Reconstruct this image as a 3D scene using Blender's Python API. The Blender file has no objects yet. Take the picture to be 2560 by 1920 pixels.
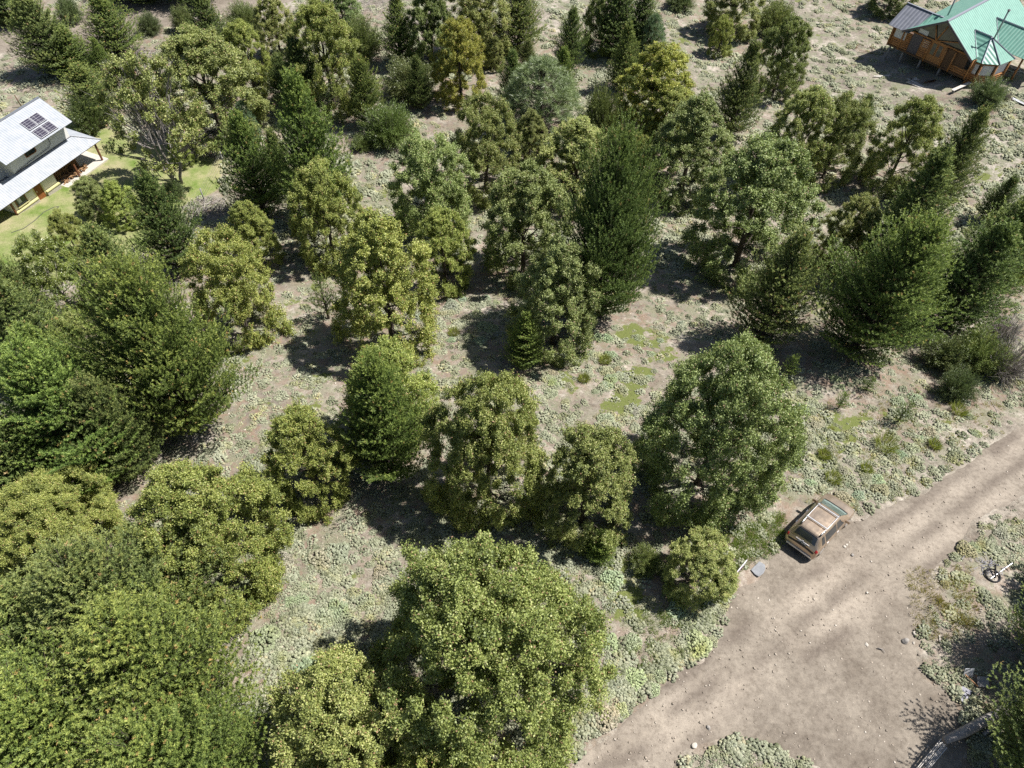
import bpy, math, random
import numpy as np
from math import radians, pi, sin, cos

# ------------------------------------------------------------------ camera, world, sun, exposure
SC = bpy.context.scene
COL = SC.collection
F = 1841.0; NU, NV = 1240.0, 2430.0; H = 35.0          # focal length and plumb point of the 2560x1920 frame, height in metres
_d = np.array([NU-1280, -(NV-960), -F]); _d /= np.linalg.norm(_d)
_up = -_d; _f = np.array([0, 0, -1.0]); _y = _f-_up*_f.dot(_up); _y /= np.linalg.norm(_y)
R = np.array([np.cross(_y, _up), _y, _up])
cam = bpy.data.objects.new('camera', bpy.data.cameras.new('camera')); COL.objects.link(cam)
from mathutils import Matrix, Vector
cam.matrix_world = Matrix.Translation((0, 0, H)) @ Matrix(R.tolist()).to_4x4()
cam.data.sensor_width = 36; cam.data.lens = 36*F/2560; cam.data.clip_start = .5; cam.data.clip_end = 3000
SC.camera = cam

SUN_AZ, SUN_EL = radians(14), radians(58)
w = bpy.data.worlds.new("World"); SC.world = w; w.use_nodes = True
nt = w.node_tree; bg = nt.nodes['Background']
sky = nt.nodes.new('ShaderNodeTexSky'); sky.sky_type = 'NISHITA'; sky.sun_disc = False
sky.sun_elevation = SUN_EL; sky.sun_rotation = radians(90)-SUN_AZ
nt.links.new(sky.outputs[0], bg.inputs[0]); bg.inputs[1].default_value = .055
ld = bpy.data.lights.new('sun', 'SUN'); ld.energy = 5.0; ld.angle = radians(.5); ld.color = (1, .96, .9)
sun = bpy.data.objects.new('sun', ld); COL.objects.link(sun)
sd = Vector((cos(SUN_AZ)*cos(SUN_EL), sin(SUN_AZ)*cos(SUN_EL), sin(SUN_EL)))
sun.rotation_euler = sd.to_track_quat('Z', 'Y').to_euler(); sun.location = (0, 0, 60)
vs = SC.view_settings; vs.view_transform = 'Standard'; vs.look = 'None'; vs.gamma = 1; vs.exposure = 0.6
SC.cycles.max_bounces = 6; SC.cycles.diffuse_bounces = 3; SC.cycles.glossy_bounces = 2; SC.cycles.transmission_bounces = 3
SC.cycles.use_denoising = False

rng = np.random.default_rng(7); random.seed(7)

# ------------------------------------------------------------------ noise, terrain, picture point -> ground point
def vnoise(x, y, s, seed=0):
    x = np.asarray(x, float)/s; y = np.asarray(y, float)/s
    xi = np.floor(x); yi = np.floor(y); fx = x-xi; fy = y-yi
    fx = fx*fx*(3-2*fx); fy = fy*fy*(3-2*fy)
    def hsh(a, b):
        v = np.sin(a*127.1+b*311.7+seed*74.7)*43758.5453
        return v-np.floor(v)
    return (hsh(xi, yi)*(1-fx)+hsh(xi+1, yi)*fx)*(1-fy)+(hsh(xi, yi+1)*(1-fx)+hsh(xi+1, yi+1)*fx)*fy
def fbm(x, y, s, seed=0, o=4):
    return sum(vnoise(x, y, s/2**k, seed+k*9)*.5**k for k in range(o))/sum(.5**k for k in range(o))
def base_h(x, y):
    t = np.clip((np.asarray(y, float)-8)/50, 0, 1); z = -7*t*t*(3-2*t)
    wgt = np.exp(-((x-46)**2+(y-82)**2)/(2*15.0**2))
    return z+wgt*.11*((x-46)*.84-(y-80)*.54)
def hgt(x, y):
    x = np.asarray(x, float); y = np.asarray(y, float)
    return base_h(x, y)+.22*(fbm(x, y, 9, 3, 2)-.5)+.07*(fbm(x, y, 1.6, 5, 2)-.5)
def ray(u, v): return R @ np.array([u-1280, -(v-960), -F])
def Z(u, v, z):
    r = ray(u, v); return r*((H-z)/(-r[2]))+np.array([0, 0, H])
def G(u, v, dz=0.0):
    z = -3.0
    for _ in range(30):
        p = Z(u, v, z+dz); z = .5*z+.5*float(base_h(p[0], p[1]))
    return np.array([p[0], p[1], float(hgt(p[0], p[1]))])
def P(p):
    c = R.T @ (np.asarray(p, float)-[0, 0, H]); return np.array([1280+F*c[0]/-c[2], 960-F*c[1]/-c[2]])
def depth(p): return -(R.T @ (np.asarray(p, float)-[0, 0, H]))[2]
def D(x, y): return x*1.15732, y*1.15732            # coordinates read off a 2212 px wide view
def inpoly(x, y, poly):
    x = np.asarray(x); y = np.asarray(y); c = np.zeros(x.shape, bool); n = len(poly)
    for i in range(n):
        x1, y1 = poly[i][:2]; x2, y2 = poly[(i+1) % n][:2]
        if y1 == y2: continue
        c ^= ((y1 > y) != (y2 > y)) & (x < (x2-x1)*(y-y1)/(y2-y1)+x1)
    return c
def polydist(x, y, pts, closed=False):
    x = np.asarray(x); d = np.full(x.shape, 1e9); n = len(pts)
    for i in range(n if closed else n-1):
        a = np.array(pts[i][:2]); b = np.array(pts[(i+1) % n][:2]); ab = b-a
        t = np.clip(((x-a[0])*ab[0]+(y-a[1])*ab[1])/(ab.dot(ab)+1e-9), 0, 1)
        d = np.minimum(d, np.hypot(x-a[0]-t*ab[0], y-a[1]-t*ab[1]))
    return d

# ------------------------------------------------------------------ materials
MATS = {}
def new_mat(name):
    m = bpy.data.materials.new(name); m.use_nodes = True; MATS[name] = m
    n = m.node_tree.nodes; n.clear(); out = n.new('ShaderNodeOutputMaterial')
    return m, n, m.node_tree.links, out
def ramp(n, stops):
    r = n.new('ShaderNodeValToRGB'); e = r.color_ramp.elements
    while len(e) > 1: e.remove(e[0])
    e[0].position = stops[0][0]; e[0].color = (*stops[0][1], 1)
    for p, c in stops[1:]:
        q = e.new(p); q.color = (*c, 1)
    return r
def noise(n, l, scale, detail=4, rough=.6, co=None):
    t = n.new('ShaderNodeTexNoise'); t.inputs['Scale'].default_value = scale; t.inputs['Detail'].default_value = detail
    t.inputs['Roughness'].default_value = rough
    if co is not None: l.new(co, t.inputs['Vector'])
    return t
def mixc(n, l, a, b, f, mode='MIX'):
    m = n.new('ShaderNodeMix'); m.data_type = 'RGBA'; m.blend_type = mode
    for s, v in ((6, a), (7, b), (0, f)):
        if hasattr(v, 'links') or hasattr(v, 'is_linked'): l.new(v, m.inputs[s])
        else: m.inputs[s].default_value = (*v, 1) if isinstance(v, tuple) else v
    return m.outputs[2]
def simple(name, col, rough=.7, metal=0, var=.25, scale=6, bump=.2, spec=.4, col2=None, stretch=None):
    m, n, l, out = new_mat(name); b = n.new('ShaderNodeBsdfPrincipled'); l.new(b.outputs[0], out.inputs[0])
    tc = n.new('ShaderNodeTexCoord'); co = tc.outputs['Object']
    if stretch:
        mp = n.new('ShaderNodeMapping'); mp.inputs['Scale'].default_value = stretch; l.new(co, mp.inputs[0]); co = mp.outputs[0]
    t = noise(n, l, scale, 6, .65, co)
    c2 = col2 or tuple(c*(1-var*1.6) for c in col)
    r = ramp(n, [(.3, c2), (.7, col)]); l.new(t.outputs[0], r.inputs[0]); l.new(r.outputs[0], b.inputs['Base Color'])
    b.inputs['Roughness'].default_value = rough; b.inputs['Metallic'].default_value = metal
    b.inputs['Specular IOR Level'].default_value = spec
    if bump:
        bp = n.new('ShaderNodeBump'); bp.inputs['Strength'].default_value = bump; bp.inputs['Distance'].default_value = .02
        l.new(t.outputs[0], bp.inputs['Height']); l.new(bp.outputs[0], b.inputs['Normal'])
    return m
def leaf_mat(name, stops, trans=.3, gloss=.05, rough=.45):
    m, n, l, out = new_mat(name)
    at = n.new('ShaderNodeAttribute'); at.attribute_name = 'tint'
    oi = n.new('ShaderNodeObjectInfo'); r = ramp(n, stops); l.new(at.outputs['Fac'], r.inputs[0])
    c = mixc(n, l, r.outputs[0], oi.outputs['Color'], 1.0, 'MULTIPLY')
    df = n.new('ShaderNodeBsdfDiffuse'); l.new(c, df.inputs[0])
    tr = n.new('ShaderNodeBsdfTranslucent')
    l.new(mixc(n, l, c, (1.15, 1.15, .75), 1.0, 'MULTIPLY'), tr.inputs[0])
    mx = n.new('ShaderNodeMixShader'); mx.inputs[0].default_value = trans
    l.new(df.outputs[0], mx.inputs[1]); l.new(tr.outputs[0], mx.inputs[2])
    gl = n.new('ShaderNodeBsdfGlossy'); gl.inputs['Roughness'].default_value = rough; gl.inputs[0].default_value = (1, 1, 1, 1)
    m2 = n.new('ShaderNodeMixShader'); m2.inputs[0].default_value = gloss
    l.new(mx.outputs[0], m2.inputs[1]); l.new(gl.outputs[0], m2.inputs[2]); l.new(m2.outputs[0], out.inputs[0])
    return m

leaf_mat('broad_leaf', [(0, (.09, .12, .03)), (.35, (.235, .28, .07)), (.7, (.42, .46, .14)), (.93, (.58, .56, .26)), (1, (.42, .26, .15))], .22, .04, .6)
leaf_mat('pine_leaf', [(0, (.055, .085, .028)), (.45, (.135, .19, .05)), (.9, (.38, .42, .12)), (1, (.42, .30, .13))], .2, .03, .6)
leaf_mat('long_leaf', [(0, (.12, .165, .08)), (.6, (.26, .32, .15)), (1, (.42, .46, .24))], .25, .05)
leaf_mat('shrub_leaf', [(0, (.09, .125, .04)), (.6, (.18, .225, .08)), (1, (.28, .29, .12))], .25, .04)
leaf_mat('willow_leaf', [(0, (.12, .17, .03)), (.6, (.25, .31, .06)), (1, (.42, .43, .17))], .35, .08)
leaf_mat('cushion_leaf', [(0, (.11, .13, .06)), (.45, (.26, .29, .165)), (.85, (.43, .46, .29)), (1, (.40, .31, .16))], .12, .03)
leaf_mat('blade', [(0, (.15, .19, .04)), (.55, (.30, .33, .09)), (1, (.48, .42, .2))], .3, .05)
leaf_mat('litter', [(0, (.14, .10, .075)), (.45, (.33, .27, .215)), (1, (.62, .55, .48))], .0, .02)
leaf_mat('stone_bits', [(0, (.20, .17, .14)), (.6, (.40, .34, .28)), (1, (.62, .57, .50))], .0, .02)
simple('bark', (.10, .08, .065), .9, scale=14, bump=.6, stretch=(1, 1, .2))
simple('bark_grey', (.33, .30, .28), .9, scale=14, bump=.5, stretch=(1, 1, .2))
simple('dead_wood', (.42, .38, .35), .85, scale=9, bump=.5, stretch=(1, 1, .3))

def soil_nodes(n, l, co):
    """bare volcanic soil: pale sand, grey brown grit, fine speckle"""
    a = noise(n, l, .35, 5, .6, co); b = noise(n, l, 3.2, 6, .7, co); c = noise(n, l, 26, 5, .75, co)
    r1 = ramp(n, [(.36, (.21, .185, .155)), (.52, (.30, .268, .225)), (.66, (.46, .42, .365))]); l.new(a.outputs[0], r1.inputs[0])
    r2 = ramp(n, [(.30, (.52, .50, .48)), (.52, (1, 1, 1)), (.72, (1.35, 1.33, 1.30))]); l.new(b.outputs[0], r2.inputs[0])
    x = mixc(n, l, r1.outputs[0], r2.outputs[0], 1.0, 'MULTIPLY')
    r3 = ramp(n, [(.32, (.45, .42, .40)), (.5, (.98, .98, .98)), (.68, (1.5, 1.48, 1.45))]); l.new(c.outputs[0], r3.inputs[0])
    return mixc(n, l, x, r3.outputs[0], .85, 'MULTIPLY'), b, c

def ground_mat():
    m, n, l, out = new_mat('ground'); bs = n.new('ShaderNodeBsdfPrincipled'); l.new(bs.outputs[0], out.inputs[0])
    bs.inputs['Roughness'].default_value = .95; bs.inputs['Specular IOR Level'].default_value = .1
    tc = n.new('ShaderNodeTexCoord'); co = tc.outputs['Object']
    x, b, c = soil_nodes(n, l, co)
    def attr(nm):
        a = n.new('ShaderNodeAttribute'); a.attribute_name = nm; return a.outputs['Fac']
    def thresh(sig, lo, hi):
        mr = n.new('ShaderNodeMapRange'); mr.interpolation_type = 'SMOOTHSTEP'
        mr.inputs[1].default_value = lo; mr.inputs[2].default_value = hi; l.new(sig, mr.inputs[0]); return mr.outputs[0]
    def math_(op, p, q):
        k = n.new('ShaderNodeMath'); k.operation = op
        for i, v in enumerate((p, q)):
            if isinstance(v, (int, float)): k.inputs[i].default_value = v
            else: l.new(v, k.inputs[i])
        return k.outputs[0]
    # leaf litter, reddish brown, spread by attribute
    ln = noise(n, l, 1.3, 6, .7, co); lf = math_('MULTIPLY', thresh(ln.outputs[0], .40, .62), attr('litter'))
    ls = noise(n, l, 34, 3, .7, co); lr = ramp(n, [(.35, (.13, .085, .06)), (.55, (.27, .19, .14)), (.72, (.50, .41, .34))]); l.new(ls.outputs[0], lr.inputs[0])
    x = mixc(n, l, x, lr.outputs[0], lf)
    # low creeping herb cover
    hn = noise(n, l, .9, 7, .72, co); hs = noise(n, l, 22, 3, .7, co)
    hr = ramp(n, [(.34, (.11, .115, .07)), (.55, (.24, .245, .165)), (.70, (.42, .42, .31))]); l.new(hs.outputs[0], hr.inputs[0])
    hf = math_('MULTIPLY', thresh(hn.outputs[0], .46, .58), attr('herb'))
    x = mixc(n, l, x, hr.outputs[0], hf)
    # moss mats, vivid
    mn = noise(n, l, .55, 6, .7, co); mr = ramp(n, [(.35, (.09, .11, .035)), (.65, (.20, .225, .075))]); l.new(hs.outputs[0], mr.inputs[0])
    mf = thresh(math_('ADD', math_('MULTIPLY', attr('moss'), .30), mn.outputs[0]), .68, .73); x = mixc(n, l, x, mr.outputs[0], mf)
    # lawn
    gn = noise(n, l, .5, 6, .65, co); g1 = ramp(n, [(.35, (.36, .33, .19)), (.5, (.26, .28, .12)), (.68, (.14, .21, .045))]); l.new(gn.outputs[0], g1.inputs[0])
    g2 = noise(n, l, 15, 4, .7, co); g3 = ramp(n, [(.3, (.6, .6, .6)), (.7, (1.35, 1.35, 1.35))]); l.new(g2.outputs[0], g3.inputs[0])
    gx = mixc(n, l, g1.outputs[0], g3.outputs[0], 1.0, 'MULTIPLY')
    x = mixc(n, l, x, gx, thresh(math_('ADD', attr('lawn'), math_('MULTIPLY', math_('SUBTRACT', gn.outputs[0], .5), .5)), .4, .6))
    l.new(x, bs.inputs['Base Color'])
    bp = n.new('ShaderNodeBump'); bp.inputs['Strength'].default_value = .8; bp.inputs['Distance'].default_value = .05
    l.new(math_('ADD', math_('MULTIPLY', c.outputs[0], .5), b.outputs[0]), bp.inputs['Height']); l.new(bp.outputs[0], bs.inputs['Normal'])
def road_mat():
    m, n, l, out = new_mat('road'); bs = n.new('ShaderNodeBsdfPrincipled')
    bs.inputs['Roughness'].default_value = .95; bs.inputs['Specular IOR Level'].default_value = .1
    tc = n.new('ShaderNodeTexCoord'); co = tc.outputs['Object']
    a = noise(n, l, .45, 6, .62, co); b = noise(n, l, 4.5, 7, .72, co); c = noise(n, l, 38, 4, .75, co)
    at = n.new('ShaderNodeAttribute'); at.attribute_name = 'track'
    r1 = ramp(n, [(.35, (.165, .14, .115)), (.5, (.225, .195, .162)), (.68, (.295, .258, .215))]); l.new(a.outputs[0], r1.inputs[0])
    x = mixc(n, l, r1.outputs[0], (.38, .33, .275), at.outputs['Fac'])
    a2 = n.new('ShaderNodeAttribute'); a2.attribute_name = 'rut'; x = mixc(n, l, x, (.15, .125, .105), a2.outputs['Fac'])
    r2 = ramp(n, [(.30, (.62, .60, .58)), (.5, (1, 1, 1)), (.74, (1.3, 1.3, 1.28))]); l.new(b.outputs[0], r2.inputs[0])
    x = mixc(n, l, x, r2.outputs[0], .9, 'MULTIPLY')
    r3 = ramp(n, [(.3, (.62, .60, .58)), (.5, (1, 1, 1)), (.72, (1.45, 1.42, 1.38))]); l.new(c.outputs[0], r3.inputs[0])
    x = mixc(n, l, x, r3.outputs[0], .8, 'MULTIPLY'); l.new(x, bs.inputs['Base Color'])
    bp = n.new('ShaderNodeBump'); bp.inputs['Strength'].default_value = .7; bp.inputs['Distance'].default_value = .03
    l.new(b.outputs[0], bp.inputs['Height']); l.new(bp.outputs[0], bs.inputs['Normal']); l.new(bs.outputs[0], out.inputs[0])
ground_mat(); road_mat()

# ------------------------------------------------------------------ object helpers
def tag(o, label=None, cat=None, group=None, kind=None):
    if label: o['label'] = label
    if cat: o['category'] = cat
    if group: o['group'] = group
    if kind: o['kind'] = kind
    return o
def link(name, me, parent=None, mat=None):
    o = bpy.data.objects.new(name, me); COL.objects.link(o)
    if mat and me is not None: me.materials.append(MATS[mat] if isinstance(mat, str) else mat)
    if parent is not None: o.parent = parent
    return o
def empty(name, loc=(0, 0, 0), rz=0.0):
    o = bpy.data.objects.new(name, None); COL.objects.link(o); o.location = [float(a) for a in loc]; o.rotation_euler = (0, 0, rz); o.empty_display_size = .2
    return o
def np_mesh(name, V, faces_n, idx=None, tint=None, attrs=None, smooth=False):
    """V (n,3); faces of constant size faces_n; idx flat vertex indices"""
    V = np.ascontiguousarray(V, np.float32); me = bpy.data.meshes.new(name)
    if idx is None: idx = np.arange(len(V))
    idx = np.ascontiguousarray(idx, np.int32).ravel(); nf = len(idx)//faces_n
    me.vertices.add(len(V)); me.vertices.foreach_set('co', V.ravel())
    me.loops.add(len(idx)); me.loops.foreach_set('vertex_index', idx)
    me.polygons.add(nf); me.polygons.foreach_set('loop_start', np.arange(0, nf*faces_n, faces_n, dtype=np.int32))
    if smooth: me.polygons.foreach_set('use_smooth', np.ones(nf, bool))
    for k, v in {**(dict(tint=tint) if tint is not None else {}), **(attrs or {})}.items():
        a = me.attributes.new(k, 'FLOAT', 'POINT'); a.data.foreach_set('value', np.ascontiguousarray(v, np.float32))
    me.update(calc_edges=True); return me
def unit(a): return a/np.maximum(np.linalg.norm(a, axis=-1, keepdims=True), 1e-9)
def rnd_dir(n, r):
    a = r.normal(size=(n, 3)); return unit(a)
def blades(C, U, L, W, r, tint, bias=None):
    """rhombic leaf faces: centre C, long axis U, length L, width W"""
    n = len(C); U = unit(U); Nn = rnd_dir(n, r) if bias is None else rnd_dir(n, r)+bias; S = unit(np.cross(U, Nn))
    L = np.broadcast_to(L, (n,))[:, None]; W = np.broadcast_to(W, (n,))[:, None]
    V = np.stack([C-U*L*.5, C+S*W*.5-U*L*.05, C+U*L*.5, C-S*W*.5-U*L*.05], 1).reshape(-1, 3)
    return V, np.repeat(tint, 4)
class MB:
    def __init__(s): s.v = []; s.f = []
    def quad(s, *p):
        i = len(s.v); s.v += [tuple(map(float, q)) for q in p]; s.f.append(tuple(range(i, i+len(p)))); return s
    def hexa(s, b, t):
        """solid from bottom ring b and top ring t (same count)"""
        i = len(s.v); n = len(b); s.v += [tuple(map(float, q)) for q in list(b)+list(t)]
        s.f.append(tuple(range(i+n-1, i-1, -1))); s.f.append(tuple(range(i+n, i+2*n)))
        for k in range(n): s.f.append((i+k, i+(k+1) % n, i+n+(k+1) % n, i+n+k))
        return s
    def box(s, x0, x1, y0, y1, z0, z1):
        b = [(x0, y0), (x1, y0), (x1, y1), (x0, y1)]
        return s.hexa([(x, y, z0) for x, y in b], [(x, y, z1) for x, y in b])
    def tube(s, pts, rad, n=6, cap=True):
        pts = [np.array(p, float) for p in pts]; rad = rad if hasattr(rad, '__len__') else [rad]*len(pts)
        i = len(s.v)
        for k, p in enumerate(pts):
            t = unit(pts[min(k+1, len(pts)-1)]-pts[max(k-1, 0)]); a = np.cross(t, (0, 0, 1.) if abs(t[2]) < .9 else (1., 0, 0)); a = unit(a); b = np.cross(t, a)
            for j in range(n):
                q = p+rad[k]*(a*cos(2*pi*j/n)+b*sin(2*pi*j/n)); s.v.append(tuple(q))
        for k in range(len(pts)-1):
            for j in range(n): s.f.append((i+k*n+j, i+k*n+(j+1) % n, i+(k+1)*n+(j+1) % n, i+(k+1)*n+j))
        if cap:
            s.f.append(tuple(i+j for j in range(n-1, -1, -1))); s.f.append(tuple(i+(len(pts)-1)*n+j for j in range(n)))
        return s
    def slab(s, pts, th):
        """plate under the polygon pts, thickness th straight down along its normal"""
        p = [np.array(q, float) for q in pts]; nn = unit(np.cross(p[1]-p[0], p[2]-p[0]))
        if nn[2] < 0: p = p[::-1]; nn = -nn
        return s.hexa([q-nn*th for q in p], p)
    def mesh(s, name, smooth=False):
        me = bpy.data.meshes.new(name); me.from_pydata(s.v, [], s.f); me.update()
        if smooth: me.polygons.foreach_set('use_smooth', [True]*len(me.polygons))
        return me
    def build(s, name, mat, parent=None, smooth=False): return link(name, s.mesh(name, smooth), parent, mat)

# ------------------------------------------------------------------ plan outlines (read as picture points, kept as ground points)
road_px = [(1190, 1720), (1215, 1650), (1330, 1560), (1450, 1460), (1540, 1395), (1572, 1310), (1588, 1262), (1640, 1225), (1690, 1170), (1750, 1120), (1850, 1112), (1890, 1100), (1985, 1060), (2080, 1000), (2190, 925), (2330, 850), (2440, 940), (2300, 1020), (2212, 1075), (2140, 1115), (2080, 1175), (2030, 1235), (2005, 1300), (1985, 1380), (2000, 1450), (2060, 1500), (2100, 1600), (2080, 1760), (1980, 1780), (1720, 1640), (1600, 1590), (1480, 1640), (1400, 1760)]
ROAD = [G(*D(*p)) for p in road_px]
TRK = [[G(*D(*p)) for p in q] for q in ([(1180, 1700), (1340, 1600), (1500, 1490), (1800, 1250), (1985, 1125), (2130, 1020), (2230, 950), (2330, 890)], [(1290, 1720), (1440, 1600), (1650, 1440), (1900, 1272), (2030, 1165), (2170, 1062), (2260, 1000), (2360, 930)])]
PATH = [G(*p) for p in [(-120, 230), (-10, 150), (70, 110), (180, 118), (290, 100), (430, 62), (520, 38), (720, 8), (800, -30), (620, -60), (430, 5), (200, 28), (0, 78), (-120, 110)]]
LAWN = [G(*p) for p in [(150, 285), (300, 330), (480, 385), (562, 400), (548, 470), (440, 530), (400, 600), (345, 655), (200, 700), (0, 720), (-260, 760), (-260, 560), (-60, 420), (60, 330)]]
YARD = [G(*p) for p in [(2150, 90), (2330, 215), (2440, 300), (2700, 300), (2900, -60), (2350, -60)]]

# ------------------------------------------------------------------ tree prototypes
def limb_curve(a, b, r, sag=.0):
    a = np.array(a); b = np.array(b); m = (a+b)/2+np.array([0, 0, -sag])*np.linalg.norm(b-a)+r.normal(size=3)*.04*np.linalg.norm(b-a)
    return [a, a*.45+m*.6-b*.05, m, m*.35+b*.65, b]
def broad_crown(seed, r0, h, ncl, ntw, nlf, leaf, clr=.2, z0=.02, shape=.38, sparse=0.0, narrow=1.0, dead=0, top=.55):
    r = np.random.default_rng(seed); lob = r.uniform(0, 2*pi, 3)
    def prof(t, a):
        up = np.clip(1-(np.clip(t-shape, 0, 1)/(1.02-shape))**2.0, 0, 1)**top
        lo = .90+.10*np.sin(pi/2*np.clip(t/shape, 0, 1))
        return r0*np.where(t > shape, up, lo)*1.0*(1+.13*np.sin(3*a+lob[0]+4*t)+.09*np.sin(5*a+lob[1]-6*t)+.05*np.sin(9*a+lob[2]))
    # clump centres, even over the envelope
    t = r.uniform(0, 1, ncl)**1.05; a = (np.arange(ncl)*2.399963+r.normal(0, .35, ncl)); q = r.uniform(0, 1, ncl)**.35
    fill = r.uniform(size=ncl) < .26; q = np.where(fill, r.uniform(.1, .6, ncl), .64+.31*q); t = np.where(fill, .35+.62*r.uniform(size=ncl), t)
    rad = prof(t, a)*q; C = np.stack([rad*np.cos(a), rad*np.sin(a), h*(z0+(.93-z0)*t)], 1)
    CR = r0*clr*r.uniform(.7, 1.25, ncl)
    out = unit(C-np.array([0, 0, h*.30])); tree_t = r.uniform(-.12, .12, ncl)
    ci = np.repeat(np.arange(ncl), ntw)
    td = unit(rnd_dir(len(ci), r)*.9+out[ci]*.6+np.array([0, 0, .85])); tl = CR[ci]*r.uniform(.45, 1.15, len(ci))
    tt = np.clip(.44+tree_t[ci]+r.normal(0, .11, len(ci)), 0, .9)
    li = np.repeat(np.arange(len(ci)), nlf); u = r.uniform(0, 1, len(li)); u = np.where(r.uniform(size=len(li)) < .27, .15+.6*u, .82+.22*u); bs = .034*r0**.5*r.uniform(.7, 1.35, len(ci))[li][:, None]
    c = C[ci[li]]+td[li]*(tl[li]*u)[:, None]+r.normal(0, 1, (len(li), 3))*bs*np.array([1, 1, 1.15])
    U = td[li]*.6+rnd_dir(len(li), r)
    L = leaf*r.uniform(.75, 1.35, len(li)); Wd = L*r.uniform(.5, .75, len(li))*narrow
    ti = np.clip(tt[li]+r.normal(0, .16, len(li)), 0, .93); ti = np.where(r.uniform(size=len(li)) < .03, 1.0, ti)
    
    c[:, 2] = np.maximum(c[:, 2], .03)
    bi = unit(c-C[ci[li]]+out[ci[li]]*CR[ci[li]][:, None]*.5)*.55+np.array([.12, .03, .75]); V, tn = blades(c, U, L, Wd, r, ti, bi); return V, tn, C, CR
def measured(root, V, top=99.8, side=98.0):
    return root, float(np.percentile(np.hypot(V[:, 0], V[:, 1]), side)), float(np.percentile(V[:, 2], top))
def make_broad(name, seed, r0, h, ncl, ntw, nlf, leaf, mat='broad_leaf', bark='bark', stems=1, ndead=0, **k):
    V, tn, C, CR = broad_crown(seed, r0, h, ncl, ntw, nlf, leaf, **k); r = np.random.default_rng(seed+1)
    m = MB(); tr = .028*h**.9
    for s in range(stems):
        a = s*2.4+seed; off = np.array([cos(a), sin(a), 0])*(tr*1.6 if stems > 1 else 0)
        topx = off*6*(stems > 1)+np.array([r.normal()*.1, r.normal()*.1, h*.72])
        pts = [off+[0, 0, -.35], off*1.0+[0, 0, .25], off*2+(topx-off)*.35, off+(topx-off)*.7, topx]
        k2 = 1/stems**.4; m.tube(pts, [tr*1.25*k2, tr*k2, tr*.75*k2, tr*.42*k2, tr*.12*k2], 7)
        for i in r.permutation(len(C))[:int(26/stems)+4]:
            z = C[i][2]*r.uniform(.35, .75); st = off*1.6+(topx-off)*(z/(h*.72)) if z < h*.72 else topx
            m.tube(limb_curve(st, C[i]+unit(C[i]-st)*CR[i]*.5, r, .05), [tr*.26*k2, tr*.2*k2, tr*.14*k2, tr*.08*k2, tr*.03*k2], 5, False)
    if ndead:
        for i in range(ndead):
            a = r.uniform(0, 2*pi); c = C[r.integers(len(C))]; e = c*np.array([1.05, 1.05, 1])+unit(c-[0, 0, h*.2])*CR.mean()*r.uniform(.6, 1.5)
            s0 = c*np.array([.45, .45, .7]); m.tube(limb_curve(s0, e, r, 0), [.035, .028, .02, .012, .004], 4, False)
            for j in range(7):
                f = r.uniform(.4, .95); p = s0+(e-s0)*f; m.tube([p, p+unit(e-s0+rnd_dir(1, r)[0]*.9)*r.uniform(.3, .7)], [.012, .003], 3, False)
    root = empty(name); m.build('trunk', bark, root, True)
    link('crown', np_mesh('crown', V, 4, tint=tn), root, mat); return measured(root, V)
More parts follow.
